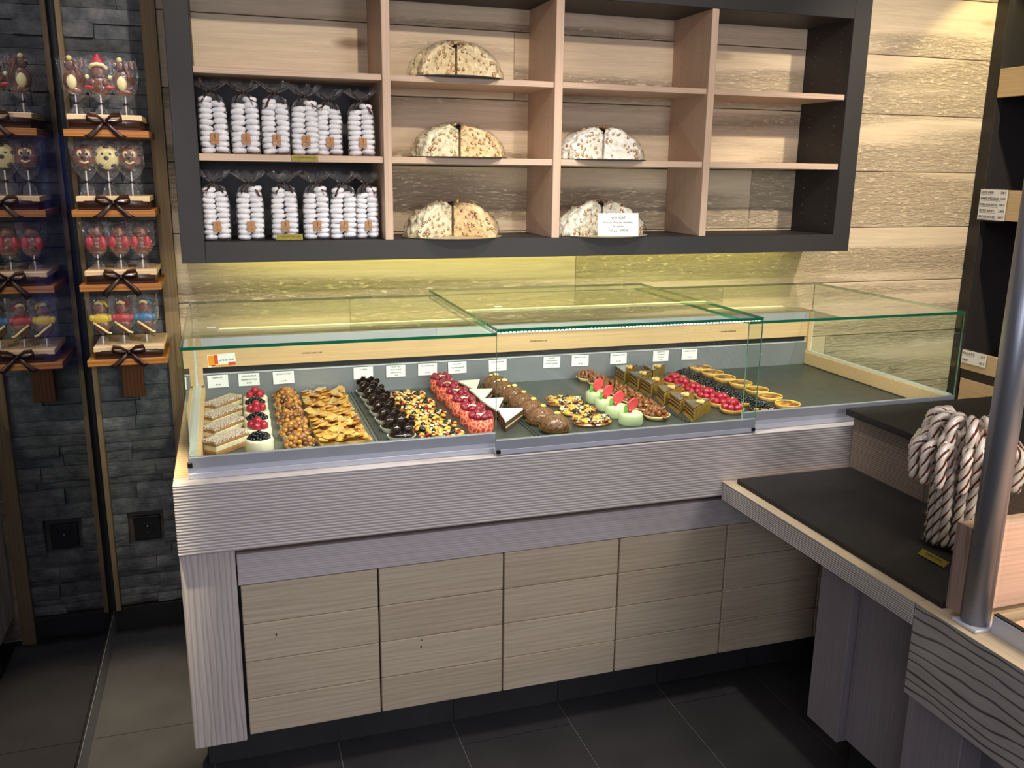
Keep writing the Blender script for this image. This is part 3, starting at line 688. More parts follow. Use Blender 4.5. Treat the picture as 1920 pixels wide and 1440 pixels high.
# price cards
cards = [(.080, .148, ['SABAUDIA', '', '€4.90'], 'SABAUDIA price card behind the dusted cake bars'),
 (.182, .252, ['AMBASSADEUR', 'FRAMBOISE OU MYRTILLE', '€4.90'], 'AMBASSADEUR price card behind the cream charlottes'),
 (.297, .369, ['TARTELETTE ECUREUIL', '', '3 € 90'], 'TARTELETTE ECUREUIL price card behind the hazelnut tartlets'),
 (.578, .648, ['ALGERIA', '', '€4.90'], 'price card behind the dark chocolate ball cups'),
 (.696, .766, ['CARTEL PRAL', 'BISCUIT AU FRUIT', 'SANS GLUTEN', '3 € 90'], 'four-line price card behind the mixed fruit tarts'),
 (.814, .885, ['MELANGE FRUITS DE 4 MOIS', '', '3 € 90'], 'price card just left of the rearmost raspberry cake'),
 (.927, .997, ['VALENTIN', 'MOUSSE FRAMBOISE', '€4.90'], 'price card behind the raspberry cakes and white triangles'),
 (1.084, 1.154, ['LE ROCHER PRALINE', '', '4.90'], 'ROCHER PRALINE price card behind the rearmost chocolate rocher'),
 (1.304, 1.372, ['GRANNY', 'MOUSSE VANILLE', 'POMME CARAMEL', '€4.90'], 'four-line price card standing alone in the middle of the case'),
 (1.420, 1.491, ['TARTELETTE NOIX', '', '3 € 90'], 'TARTELETTE NOIX price card behind the walnut tartlets'),
 (1.583, 1.654, ['MOUSSELINE AUX NOIX', '', '3 € 90'], 'MOUSSELINE AUX NOIX price card behind the left chocolate triangles'),
 (1.770, 1.839, ['TARTELETTE', 'FRAMBOISE', 'MYRTILLE', '3 € 90'], 'four-line price card between chocolate triangles and berry tartlets'),
 (1.899, 1.969, ['TARTELETTE CITRON', '', '3 € 90'], 'rightmost price card in the case, left of the custard tarts')]
for x0, x1, ln, lb in cards:
    c = thing('price_card', lb, 'card', ((x0+x1)/2, yb-.0068, 1.003), 0, 'price cards along the case back'); c.rotation_euler = (0, R(.025), 0)
    w = (x1-x0)/2
    B().box(-w, w, -.0015, -.0007, -.044, 0).obj('card_sheet', 'white_card', c, .0003)
    B().box(-w-.001, w+.001, -.0006, 0, -.042, .0045).obj('clear_holder', 'clear_glass', c)
    k = len(ln)
    for i, s_ in enumerate(ln):
        if s_: text('lettering', s_, .0072 if k == 3 else .0062, c, (0, -.0018, (-.009, -.022, -.034)[i] if k == 3 else -.006-.0105*i), ext=.0003, sx=min(1, .064/(len(s_)*.0049)))

# ================================================================= PASTRIES
ZD = .9106
ORD = ['rearmost', 'second from the back', 'third from the back', 'fourth from the back', 'fifth from the back', 'sixth from the back', 'frontmost']
def row(proto, pts, desc, group, rots=None, z=ZD, extra=None):
    n_ = len(pts)
    for i, (x, y) in enumerate(pts):
        w = 'frontmost' if i == n_-1 else ORD[i]
        lb = desc % w if extra is None else extra[i] % w
        rz = rots[i] if rots else 0
        if i == 0: proto.location = (x, y, z); proto.rotation_euler = (0, 0, rz); proto['label'] = lb; proto['group'] = group
        else: dup(proto, (x, y, z), rz, lb, group)
# dusted cake bars
p = thing('cake_bar', '', 'cake')
B().box(-.070, .070, -.024, .024, 0, .014).obj('sponge_base', 'sponge', p, .002)
B().box(-.069, .069, -.0235, .0235, .014, .030).obj('cream_layer', 'cream_layer', p, .002)
B().box(-.070, .070, -.024, .024, .030, .038).obj('sponge_layer', 'sponge', p, .002)
q = B().box(-.071, .071, -.025, .025, .038, .046); bmesh.ops.subdivide_edges(q.bm, edges=q.bm.edges[:], cuts=6, use_grid_fill=True)
for v in q.bm.verts: v.co.z += .0015*noise.noise(v.co*70); v.co.y += .0015*noise.noise(v.co*60)
q.obj('dusted_top', 'dusted_top', p)
row(p, [(.129, .685), (.124, .545), (.128, .405), (.137, .265)], 'layered cake bar dusted with cocoa at the left end, %s', 'dusted cake bars', [.92, .86, .9, .82])
# berry heaps
def heap(q, n, R_, h, r, mi=0, sub=2, z0=0, seed=0, nz=0, sc=(1, 1, 1), mats_n=1, core=True):
    rnd = random.Random(seed); k = 0; pl = []
    for t in range(n*30):
        if k >= n: break
        a = rnd.uniform(0, 2*PI); d = R_*math.sqrt(rnd.random()); x, y = d*math.cos(a), d*math.sin(a)
        zz = z0+h*(1-(d/R_)**2)*rnd.uniform(.75, 1)
        if any((x-u)**2+(y-v)**2+(zz-w)**2 < (1.25*r)**2 for u, v, w in pl) and t < n*22: continue
        pl.append((x, y, zz)); k += 1
        q.ico((x, y, zz), r*rnd.uniform(.85, 1.12), sub, sc, Euler((rnd.random()*3, rnd.random()*3, rnd.random()*3)), mi=mi+rnd.randrange(mats_n), nz=nz, nf=120)
    return q
def charlotte(black):
    p = thing('cream_charlotte', '', 'cake')
    B().lathe([(0, .0), (.038, 0), (.0395, .004), (.0395, .036), (.0375, .042), (.033, .044), (.028, .041), (0, .041)], 32).obj('cream_body', 'cream', p)
    if black: q = heap(B(), 34, .029, .016, .0062, z0=.044, seed=5); q.obj('blueberries', 'blueberry', p, kind='stuff')
    else:
        for (x, y, z) in ((-.017, -.008, .051), (.014, -.012, .051), (.017, .010, .051), (-.012, .014, .051), (0, 0, .063)):
            q = B().ico((0, 0, 0), .0125, 3, (1, 1, 1.1))
            for v in q.bm.verts: v.co *= 1+.10*abs(math.sin(v.co.z*700))*abs(math.sin(math.atan2(v.co.y, v.co.x)*6))
            for f in q.bm.faces: f.smooth = True
            q.obj('raspberry', 'raspberry', p, loc=(x, y, z))
    return p
pr, pb = charlotte(False), charlotte(True)
cp = [(.231, .700), (.228, .610), (.228, .516), (.227, .420), (.225, .322), (.224, .215)]
row(pr, cp[0::2], 'cream charlotte topped with red raspberries, %s of the red ones', 'cream charlottes', [0, 1, 2.2])
row(pb, cp[1::2], 'cream charlotte topped with black blueberries, %s of the black ones', 'cream charlottes', [0, 1, 2.2])
def cup(p, r, h, m='paper_cup', wav=.04):
    B().lathe([(0, .0004), (r*.78, .0004), (r*.9, h*.5), (r, h), (r*.97, h), (r*.86, h*.5), (r*.7, .002)], 48, wav=wav, smooth=False).obj('paper_cup', m, p)
# hazelnut tartlets
def hazel(seed):
    p = thing('hazelnut_tartlet', '', 'tartlet'); cup(p, .046, .018)
    B().lathe([(0, .002), (.036, .002), (.042, .018), (.040, .020), (0, .020)], 24).obj('tart_shell', 'pastry', p)
    heap(B(), 40, .041, .032, .0092, z0=.018, seed=seed, mats_n=3).obj('hazelnuts', ['hazel_a', 'hazel_b', 'hazel_c'], p, kind='stuff')
    return p
p = hazel(2)
row(p, [(.334, .765), (.333, .660), (.331, .550), (.331, .440), (.330, .325), (.333, .212)], 'tartlet heaped with glazed hazelnuts in a paper cup, %s', 'hazelnut tartlets', [0, 1, 2, 3, 4, 5])
# apple slabs
def apple(seed):
    rnd = random.Random(seed); p = thing('apple_tart_slab', '', 'tart')
    q = B().box(-.075, .075, -.066, .066, 0, .014); bmesh.ops.subdivide_edges(q.bm, edges=q.bm.edges[:], cuts=5, use_grid_fill=True)
    for v in q.bm.verts:
        v.co.x += .005*noise.noise(v.co*40+Vector((seed, 0, 0))); v.co.y += .005*noise.noise(v.co*35); v.co.z += .002*noise.noise(v.co*60)
    q.obj('pastry_base', 'pastry', p)
    for r_ in range(4):
        for k in range(9):
            x = -.062+k*.0155+rnd.uniform(-.003, .003); y = -.046+r_*.031+rnd.uniform(-.003, .003)
            q = B(); m = Matrix.Translation((x, y, .019+.006*math.sin(k*1.3+r_)+.004)) @ Euler((rnd.uniform(-.25, .1), -.24+rnd.uniform(-.10, .10), rnd.uniform(-.3, .3))).to_matrix().to_4x4()
            pts = [(-.019*math.cos(a)+.004, .028*math.sin(a)) for a in [(-PI/2)+PI*i/8 for i in range(9)]]
            pts += [(.008, .015), (.008, -.015)]
            q.prism(pts, 0, .0035, 1, 0, mtx=m)
            q.obj('apple_slice', [('apple', 'apple_b')[(k+r_+seed) % 3 == 0], 'apple_edge' if rnd.random() < .35 else 'apple_b'], p)
    q = B()
    for k in range(26): q.ico((rnd.uniform(-.06, .06), rnd.uniform(-.04, .04), .030), .004, 1, (1, .6, .15), Euler((rnd.uniform(-.4, .4), rnd.uniform(-.4, .4), rnd.random()*3)))
    if seed > 3: q.obj('almond_flakes', 'almond_flake', p, kind='stuff')
    else: q.bm.free()
    return p
for i, (x, y, s_) in enumerate([(.464, .745, 1), (.462, .625, 2), (.458, .500, 3), (.459, .375, 4), (.462, .245, 5)]):
    p = apple(s_); p.location = (x, y, ZD+.0038); p.rotation_euler = (-.05, 0, R(.05))
    tag(p, 'golden glazed apple slab%s, %s' % (' with flaked almonds' if s_ > 3 else '', ('frontmost' if i == 4 else ORD[i])), 'tart', 'apple slabs')
# dark chocolate ball cups
p = thing('chocolate_ball_cake', '', 'cake'); cup(p, .043, .016)
B().lathe([(0, .002), (.034, .002), (.040, .018), (.036, .026), (.02, .031), (0, .032)], 28).obj('chocolate_base', 'dark_choc', p)
for x, y, z in ((-.017, -.010, .036), (.018, -.010, .036), (0, .018, .038)): B().ico((x, y, z), .0165, 3).obj('chocolate_ball', 'dark_choc', p)
for x, y, z, a in ((-.030, .006, .046, .3), (-.003, -.002, .050, 0), (.004, .004, .049, .5), (.033, .006, .046, -.3), (-.012, .026, .050, .2), (.016, .026, .050, -.2)):
    B().cyl((x, y-.001, z), (x, y+.001, z+.0003), .0105, n=18).obj('chocolate_disc', 'dark_choc', p)
row(p, [(.622, .795), (.624, .700), (.626, .605), (.626, .512), (.628, .420), (.629, .325), (.633, .225)], 'cup of glossy dark chocolate balls with chocolate discs, %s', 'chocolate ball cups', [0, .1, -.1, .05, 0, .1, -.05])
# fruit mosaic tarts
def mosaic(seed, kinds, w=.074, d=.058, nm='mixed_fruit_tart'):
    rnd = random.Random(seed); p = thing(nm, '', 'tart')
    q = B(); pts = [(w*math.cos(a)*(1+.05*math.sin(5*a+seed)), d*math.sin(a)*(1+.05*math.sin(4*a))) for a in [2*PI*i/28 for i in range(28)]]
    q.prism([(x*.95, y*.95) for x, y in pts], 0, .009); q.obj('tart_base', 'hazel_a', p, .003)
    for name, m, n_, r, sc, sub in kinds:
        q = B(); k = 0
        while k < n_:
            a = rnd.uniform(0, 2*PI); t = math.sqrt(rnd.random())*.93; x, y = w*t*math.cos(a), d*t*math.sin(a)
            q.ico((x, y, .010+rnd.uniform(0, .008)), r*rnd.uniform(.8, 1.2), sub, sc, Euler((rnd.uniform(-.5, .5), rnd.uniform(-.5, .5), rnd.random()*3)), nz=.2, nf=80); k += 1
        q.obj(name, m, p, kind='stuff')
    return p
kk = [('peach_pieces', 'peach', 28, .0125, (1, .7, .45), 1), ('pale_nuts', 'almond_flake', 52, .0072, (1, .7, .6), 1), ('black_berries', 'blueberry', 34, .0068, (1, 1, 1), 2), ('red_berries', 'redcurrant', 20, .0062, (1, 1, 1), 2), ('glazed_apple', 'apple_b', 18, .009, (1, .6, .5), 1)]
p = mosaic(4, kk); row(p, [(.741, .685), (.747, .560), (.748, .430), (.750, .300)], 'flat mixed fruit tart of peach and dark berries, %s', 'mixed fruit tarts', [0, 1.6*0+.15, PI, PI+.1])
dup(p, (.752, .190, ZD), .2, 'flat mixed fruit tart touching the front profile before the others', 'mixed fruit tarts')
# raspberry cakes
p = thing('raspberry_cake', '', 'cake')
B().lathe([(0, 0), (.0375, 0), (.0395, .003), (.0395, .050), (.036, .051), (.034, .046), (0, .046)], 30).obj('pink_biscuit_wall', 'swirl_biscuit', p)
rb = B().ico((0, 0, 0), .0112, 3, (1, 1, .95))
for v in rb.bm.verts: v.co *= 1+.10*abs(math.sin(v.co.z*700))*abs(math.sin(math.atan2(v.co.y, v.co.x)*6))
for f in rb.bm.faces: f.smooth = True
rb = rb.mesh('raspberry', 'raspberry_dark')
for k in range(8): inst('raspberry', rb, p, (.0285*math.cos(k*PI/4), .0285*math.sin(k*PI/4), .055+.002*(k % 2)), (k, k*2, 0))
heap(B(), 16, .014, .004, .0042, z0=.056, seed=3, sub=1).obj('chopped_nuts', 'crumb_pale', p, kind='stuff')
row(p, [(.884, .765), (.880, .655), (.886, .545), (.882, .440), (.883, .335), (.880, .230)], 'round raspberry topped cake with pink marbled wall, %s', 'raspberry cakes', [0, .5, 1, 1.5, 2, 2.5])
# white triangles
def tri(pts, name, cat='cake'): return thing(name, '', cat)
p = thing('white_triangle_cake', '', 'cake'); TP = [(-.040, .078), (.040, .060), (-.058*0-.052, -.072)]
B().prism(TP, 0, .030).obj('layered_side', 'sponge_dark', p, .001)
B().prism([(x*1.0, y*1.0) for x, y in TP], .012, .0165).obj('cream_band', 'cream_layer', p); p.children[-1].scale = (1.01, 1.01, 1)
B().prism([(x*1.02, y*1.02) for x, y in TP], .030, .037).obj('white_top', 'powder_white', p, .001)
row(p, [(1.006, .700), (1.002, .560), (1.006, .425), (1.012, .285)], 'white topped triangular layer cake, %s', 'white triangle cakes', [.25, .1, .18, -.05])
# chocolate rochers
def rocher(top):
    p = thing('chocolate_rocher', '', 'cake'); cup(p, .050, .012, 'gold_foil', .02)
    q = B().lathe([(0, .003), (.038, .003), (.044, .010), (.0455, .017), (.0452, .024), (.043, .031), (.039, .038), (.033, .044), (.026, .049), (.018, .053), (.009, .0555), (0, .056)], 40)
    for v in q.bm.verts: v.co += v.co.normalized()*.0042*noise.noise(v.co*210)
    q.obj('chocolate_dome', 'rocher_choc', p)
    q = B(); rnd = random.Random(6)
    for k in range(70):
        a = rnd.uniform(0, 2*PI); e = rnd.uniform(.05, 1.35); q.ico((.0445*math.cos(a)*math.cos(e), .0445*math.sin(a)*math.cos(e), .013+.041*math.sin(e)), rnd.uniform(.002, .0042), 1, (1, .8, .7), Euler((rnd.random()*3, rnd.random()*3, 0)), mi=rnd.randrange(2))
    q.obj('nut_crumbs', ['rocher_choc', 'hazel_a'], p, kind='stuff')
    B().ico((.006, 0, .058), .0135, 2, (1, .62, .42), Euler((.2, .15, .5))).obj('almond', top, p)
    if top == 'white_choc':
        B().ico((-.016, .002, .058), .008, 2, (1, .7, .5)).obj('hazelnut', 'pistachio', p); B().ico((-.004, .017, .057), .009, 2, (1, .4, .7), Euler((0, .6, 0))).obj('chocolate_chip', 'milk_choc', p)
    return p
ra, rb_ = rocher('white_choc'), rocher('pistachio')
rc = [(1.080, .740), (1.083, .650), (1.092, .560), (1.094, .465), (1.095, .370), (1.096, .278), (1.108, .185)]
row(ra, rc[:3], 'bumpy milk chocolate rocher with pale nuts on top, %s of three', 'chocolate rochers', [.3, 0, .2])
row(rb_, rc[3:], 'bumpy milk chocolate rocher with a single greenish almond, %s of four', 'chocolate rochers', [.3, .1, .2, -.1])
# crumble tarts
kk = [('peach_pieces', 'peach', 16, .0150, (1, .7, .45), 1), ('dark_chips', 'dark_choc', 62, .0054, (1, .8, .8), 1), ('pale_chips', 'crumb_pale', 80, .0052, (1, .7, .5), 1), ('caramel_pieces', 'hazel_a', 26, .010, (1, .6, .5), 1)]
p = mosaic(9, kk, .070, .056, 'crumble_tart'); row(p, [(1.258, .490), (1.254, .365), (1.254, .240)], 'flat peach tart with black and white chips, %s', 'crumble tarts', [0, PI, .2])
# green cakes
p = thing('green_cake', '', 'cake')
B().lathe([(0, 0), (.037, 0), (.039, .004), (.0385, .030), (.035, .038), (.028, .041), (0, .041)], 32).obj('green_body', 'green_paste', p)
B().cyl((.008, .004, .061), (.006, .009, .0625), .0235, n=28).obj('red_disc', 'disc_red', p, .0006)
q = B(); q.prism([(.010*math.sin(PI*i/6)*1.0, -.017+.034*i/6) for i in range(7)]+[(-.010*math.sin(PI*i/6), -.017+.034*i/6) for i in range(5, 0, -1)], 0, .0012, mtx=Matrix.Translation((-.022, -.006, .050)) @ Euler((1.2, .3, .4)).to_matrix().to_4x4()); q.obj('leaf', 'leaf_green', p)
B().ico((-.010, -.012, .047), .0072, 3).obj('red_berry', 'redcurrant', p)
row(p, [(1.374, .480), (1.366, .380), (1.364, .290), (1.372, .198)], 'pale green round cake with an upright red disc, %s', 'green cakes', [0, .05, -.05, 0])
# walnut tartlets
p = thing('walnut_tartlet', '', 'tartlet')
B().lathe([(0, 0), (.032, 0), (.046, .016), (.044, .017), (.032, .008), (0, .010)], 32).obj('tart_shell', 'pastry_pale', p)
heap(B(), 30, .038, .026, .0105, z0=.014, seed=8, nz=.9, sc=(1, .7, .75)).obj('glazed_walnuts', 'walnut_glazed', p, kind='stuff')
row(p, [(1.470, .790), (1.480, .700), (1.488, .608), (1.492, .515), (1.491, .420), (1.488, .325), (1.480, .230)], 'pale tartlet heaped with glazed walnuts, %s', 'walnut tartlets', [0, 1, 2, 3, 4, 5, 6])
# opera triangles
TP = [(-.036, .050), (.058, .050), (-.048, -.058)]
p = thing('chocolate_triangle', '', 'cake')
B().prism([(x*1.12, y*1.12) for x, y in TP], 0, .002).obj('gold_board', 'gold_foil', p)
B().prism(TP, .002, .042).obj('layered_side', 'opera_side', p)
B().prism([(x*1.01, y*1.01) for x, y in TP], .042, .046).obj('glaze_top', 'choc_glaze', p, .0008)
B().prism([(x*1.015, y*1.015) for x, y in TP[1:]]+[(-.046, -.0585)], .004, .040).obj('gold_film', 'gold_foil', p)
q = B(); heap(q, 7, .010, .003, .0068, z0=.050, seed=1, nz=.8, sub=2); q.obj('walnut', 'walnut_pale', p)
op = [(1.634, .765), (1.640, .655), (1.640, .550), (1.640, .428), (1.634, .318), (1.634, .215)]
row(p, op, 'chocolate glazed triangle topped with a walnut in the long left line, %s', 'chocolate triangles', [0, -.03, 0, -.14, -.05, -.12])
dup(p, (1.752, .755, ZD), 0, 'chocolate glazed triangle standing alone right of the line', 'chocolate triangles')
# raspberry, blueberry and custard tarts
def shell(p, r=.040, m='pastry'): B().lathe([(0, 0), (r*.8, 0), (r, .016), (r*.96, .0175), (r*.86, .012), (0, .012)], 28).obj('tart_shell', m, p)
p = thing('raspberry_tartlet', '', 'tartlet'); shell(p, .042)
rb2 = B().ico((0, 0, 0), .0125, 3, (1, 1, .95))
for v in rb2.bm.verts: v.co *= 1+.10*abs(math.sin(v.co.z*650))*abs(math.sin(math.atan2(v.co.y, v.co.x)*6))
for f in rb2.bm.faces: f.smooth = True
rb2 = rb2.mesh('raspberry', 'raspberry')
for k in range(7): inst('raspberry', rb2, p, (.026*math.cos(k*2*PI/7), .026*math.sin(k*2*PI/7), .022), (k, k*2, 0))
for k in range(3): inst('raspberry', rb2, p, (.010*math.cos(k*2*PI/3), .010*math.sin(k*2*PI/3), .036), (k, k, 1))
row(p, [(1.760, .632), (1.755, .548), (1.757, .468), (1.763, .392), (1.768, .312), (1.762, .228)], 'tartlet covered with red raspberries, %s', 'raspberry tartlets', [0, .4, .9, 1.3, 1.8, 2.2])
p = thing('blueberry_tartlet', '', 'tartlet'); shell(p, .041)
heap(B(), 58, .037, .018, .0062, z0=.016, seed=12, sub=2).obj('blueberries', 'blueberry', p, kind='stuff')
row(p, [(1.866, .735), (1.862, .650), (1.856, .562), (1.860, .475), (1.860, .390), (1.862, .305), (1.872, .222)], 'tartlet covered with black blueberries, %s', 'blueberry tartlets', [0, 1, 2, 3, 4, 5, 6])
p = thing('custard_tart', '', 'tart')
B().lathe([(0, 0), (.034, 0), (.044, .018), (.043, .021), (.040, .020)], 30).obj('tart_shell', 'pastry', p)
B().lathe([(0, .0215), (.030, .0205), (.0405, .0195), (.040, .012), (0, .012)], 30).obj('custard', 'custard_top', p)
B().lathe([(.0405, .0195), (.0425, .0225), (.0435, .021), (.042, .018)], 30).obj('custard_rim', 'custard', p)
row(p, [(1.974, .812), (1.974, .715), (1.974, .628), (1.986, .532), (1.986, .425), (1.976, .325), (1.974, .218)], 'round custard tart with browned top, %s', 'custard tarts', [0, 1, 2, 3, 4, 5, 6])

# ================================================================= RIGHT COUNTER
sc_ = thing('serving_counter', 'low slate topped wooden counter running from the long counter to the right foreground', 'counter', (0, 0, 0))
bx('edge_beam', (1.60, 1.632, -.825, -.001, .702, .760), 'beam_wood_y', sc_, .002)
bx('thick_beam', (1.60, 1.66, -2.0, -.8265, .533, .760), 'beam_wood_fig', sc_, .0025)
bx('edge_strip', (1.5995, 1.634, -.825, -.001, .7598, .7606), 'top_wood_y', sc_, 0)
bx('edge_strip', (1.5995, 1.66, -2.0, -.8265, .7598, .7606), 'top_wood_y', sc_, 0)
bx('edge_cap', (1.66, 1.72, -2.0, -.93, .70, .7598), 'top_wood_y', sc_, .001)
bx('core_top', (1.632, 2.75, -.93, -.001, .715, .7595), 'top_wood', sc_, 0)
bx('slate_slab', (1.634, 2.055, -.870, -.030, .7600, .7755), 'slate', sc_, .002)
bx('riser', (2.055, 2.75, -.865, -.022, .7600, .945), 'riser_wood', sc_, .0015)
bx('upper_slate', (2.036, 2.76, -.870, -.004, .945, .967), 'slate', sc_, .002)
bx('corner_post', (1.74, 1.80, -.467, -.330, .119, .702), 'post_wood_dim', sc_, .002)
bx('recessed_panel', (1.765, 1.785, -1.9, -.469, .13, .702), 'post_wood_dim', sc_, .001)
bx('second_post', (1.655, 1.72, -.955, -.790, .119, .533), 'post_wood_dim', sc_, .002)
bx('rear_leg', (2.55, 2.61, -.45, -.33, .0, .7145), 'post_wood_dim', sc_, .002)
bx('plinth', (1.79, 2.7, -1.9, -.47, .001, .119), 'baseboard_dark', sc_, 0)
bx('plinth_panel', (1.786, 2.7, -1.9, -.47, .119, .70), 'charcoal', sc_, 0)
gold_tag((1.7745, -.690, .7765+.008), .085, .021, 'small gold label lying on the slate before the candy jar', 'CANNES A SUCRE', (-.95, 0, -1.55))
# bread/cake case on the right
dc = thing('glass_counter_case', 'right foreground glass case with round metal post and wood end board', 'display case', (0, 0, 0))
bx('end_board', (1.632, 2.62, -.925, -.885, .7760, .975), 'case_wood', dc, .001)
bx('board_edge', (1.628, 1.6318, -.925, -.885, .7760, .975), 'riser_wood_v', dc, 0)
B().cyl((1.652, -.945, .768), (1.652, -.945, 1.95), .029, n=32).obj('round_post', 'tube_metal', dc)
B().box(1.617, 1.688, -.982, -.915, .7600, .768).obj('post_base', 'alu', dc, .002)
bx('sill_profile', (1.656, 1.672, -2.0, -.983, .7600, .800), 'alu', dc, .001)
bx('sill_gasket', (1.658, 1.670, -2.0, -.983, .800, .803), 'black_plastic', dc, 0)
bx('case_floor', (1.672, 2.62, -2.0, -.983, .7600, .775), 'case_wood', dc, 0)
bx('front_pane', (1.660, 1.666, -2.0, -.983, .803, 1.55), 'clear_glass', dc, 0)
bx('end_pane', (1.69, 2.62, -.908, -.902, .975, 1.45), 'clear_glass', dc, 0)
bx('pane_clip', (1.700, 1.712, -.92, -.89, .975, .995), 'alu_white', dc, .001)
# candy jar
cj = thing('glass_jar', 'clear glass jar holding the striped candy canes', 'jar', (1.905, -.620, .7760))
B().lathe([(0, .002), (.083, .002), (.0855, .008), (.0855, .195), (.090, .200), (.088, .203), (.083, .198), (.082, .010), (0, .006)], 40).obj('glass_body', 'clear_glass', cj)
def cane(name, seed, red=False):
    q = B(); r = .0118; pts = []
    for i in range(26): pts.append(Vector((0, 0, .24*i/25)))
    for i in range(1, 19):
        a = PI*1.08*i/18; pts.append(Vector((.030-.030*math.cos(a), 0, .24+.034*math.sin(a))))
    e = pts[-1]; 
    for i in range(1, 9): pts.append(e+Vector((-.003*i/8, 0, -.062*i/8)))
    n_ = 12; rings = []; s_ = 0
    for i, p_ in enumerate(pts):
        t = (pts[min(i+1, len(pts)-1)]-pts[max(i-1, 0)]).normalized(); y = Vector((0, 1, 0)); x = y.cross(t).normalized()
        if i: s_ += (pts[i]-pts[i-1]).length
        tw = s_*64; rg = []
        for k in range(n_):
            a = 2*PI*k/n_; rr = r*(1+.20*math.cos(3*a))
            if i in (0, len(pts)-1): rr *= .7
            rg.append(q.bm.verts.new(p_+x*rr*math.cos(a+tw)+y*rr*math.sin(a+tw)))
        rings.append(rg)
    for a, b in zip(rings, rings[1:]):
        for k in range(n_):
            f = q.bm.faces.new((a[k], a[(k+1) % n_], b[(k+1) % n_], b[k])); f.smooth = True
            f.material_index = 1 if k % 4 == 1 else 0
    q.bm.faces.new(rings[0][::-1]); q.bm.faces.new(rings[-1])
    return q.mesh('candy_cane', ['candy_red' if red else 'candy_white', 'candy_brown'])
cm = cane('candy_cane', 0); cr_ = cane('candy_cane', 1, True)
random.seed(11)
dirs = ['right', 'right rear', 'rear right', 'right of rear', 'rear', 'left of rear', 'rear left', 'left rear', 'left', 'left front', 'front left', 'left of front', 'front', 'right of front', 'front right', 'right front']
for ring, (nr, rad, z0, tl) in enumerate(((16, .060, -.038, .02), (8, .030, -.012, .06))):
    for k in range(nr):
        a = 2*PI*(k+.3*ring)/nr; o = D.objects.new('candy_cane', cm); C.objects.link(o)
        o.location = (1.905+rad*math.cos(a), -.620+rad*math.sin(a), .7835+max(0, z0+.038)*.5+R(.003))
        o.rotation_euler = (R(.03), tl+R(.02), a+R(.06)); o.scale = (1, 1, 1.0 if ring == 0 else 1.06)
        w = dirs[int(round(a/(PI/8))) % 16]
        tag(o, 'brown-striped white candy cane hooked over the jar rim, %s side' % w if ring == 0 else 'brown-striped white candy cane standing in the jar middle, %s side' % w, 'candy', 'candy canes in the jar')
for k in range(7):
    a = 1.9+k*.52; o = D.objects.new('candy_cane', cr_ if k == 6 else cm); C.objects.link(o); o.location = (1.905+.018*math.cos(a), -.620+.018*math.sin(a), .806+R(.004)); o.rotation_euler = (0, .05, a); o.scale = (1.05, 1.05, 1.16)
    tag(o, 'red-tinted candy cane in the top cluster above the jar' if k == 6 else 'brown-striped candy cane in the raised top cluster, %s' % ('at the rear', 'rear left', 'at the left', 'left of its front', 'at the front', 'front right')[k], 'candy', 'top cluster of candy canes')

# ================================================================= BREAD SHELVING (right wall)
bs = thing('bread_shelf_unit', 'tall black shelving with wood fronted bread shelves at the right', 'shelf', (0, 0, 0))
bx('front_stile', (3.484, 3.520, .983, 1.046, 0, 2.9), 'black_melamine', bs, .001)
bx('back_panel', (3.90, 3.96, -1.2, 1.046, 0, 2.9), 'black_melamine', bs, 0)
bx('end_panel', (3.520, 3.90, 1.02, 1.046, 0, 2.9), 'black_melamine', bs, 0)
bx('near_end_panel', (3.484, 3.90, -1.22, -1.2, 0, 2.9), 'black_melamine', bs, 0)
for z0, z1 in ((2.038, 2.160), (1.505, 1.638), (.804, .893)):
    bx('shelf_front', (3.480, 3.498, -1.2, .980, z0, z1), 'bread_wood', bs, .001); bx('shelf_board', (3.498, 3.90, -1.2, 1.02, z0+.01, z0+.03), 'black_melamine', bs, 0)
bx('dark_rail', (3.486, 3.51, -1.2, .980, .760, .8035), 'black_melamine', bs, .001)
bx('drawer_front', (3.482, 3.50, -1.2, .972, .12, .7585), 'bread_wood', bs, .001)
bx('plinth', (3.52, 3.9, -1.2, 1.0, 0, .12), 'black_melamine', bs, 0)
ld = thing('bread_loaf', 'brown crusty round loaf on the bread shelf beside the metal post', 'bread', (3.60, .66, .8345))
q = B().lathe([(0, 0), (.09, 0), (.125, .03), (.12, .075), (.08, .11), (.03, .122), (0, .124)], 28)
for v in q.bm.verts: v.co *= 1+.05*noise.noise(v.co*18)
q.obj('crust', 'bread_crust', ld)
q = B()
for a in (-.5, .2, .9): q.tube([(-.07, a*.08, .118-.04), (-.03, a*.08, .122), (.03, a*.08, .121), (.07, a*.08, .09)], .004, 6)
q.obj('scoring', 'sponge', ld)
def pcard(nm, x, yc, w, zc, h, lines, label, tilt=0, sz=.012):
    c = thing(nm, label, 'card', (x, yc, zc)); c.rotation_euler = (0, 0, -PI/2)
    B().box(-w/2, w/2, -.0015, 0, -h/2, h/2).obj('card_sheet', 'white_card', c, .0003)
    B().box(-w/2-.006, w/2+.006, .0002, .003, -h/2-.008, h/2+.006).obj('clear_holder', 'clear_glass', c)
    for i, (l, pr_) in enumerate(lines):
        zz = h/2-(i+.5)*h/len(lines)
        text('item_lettering', l, sz, c, (-w/2+.006, -.0018, zz), align='LEFT', ext=.0003, sx=.86); text('price_lettering', pr_, sz*.95, c, (w/2-.006, -.0018, zz), align='RIGHT', ext=.0003, sx=.8)
        B().box(-w/2+.006, -w/2+.006+len(l)*sz*.5, -.0018, -.0014, zz-sz*.62, zz-sz*.55).obj('underline', 'ink', c)
    return c
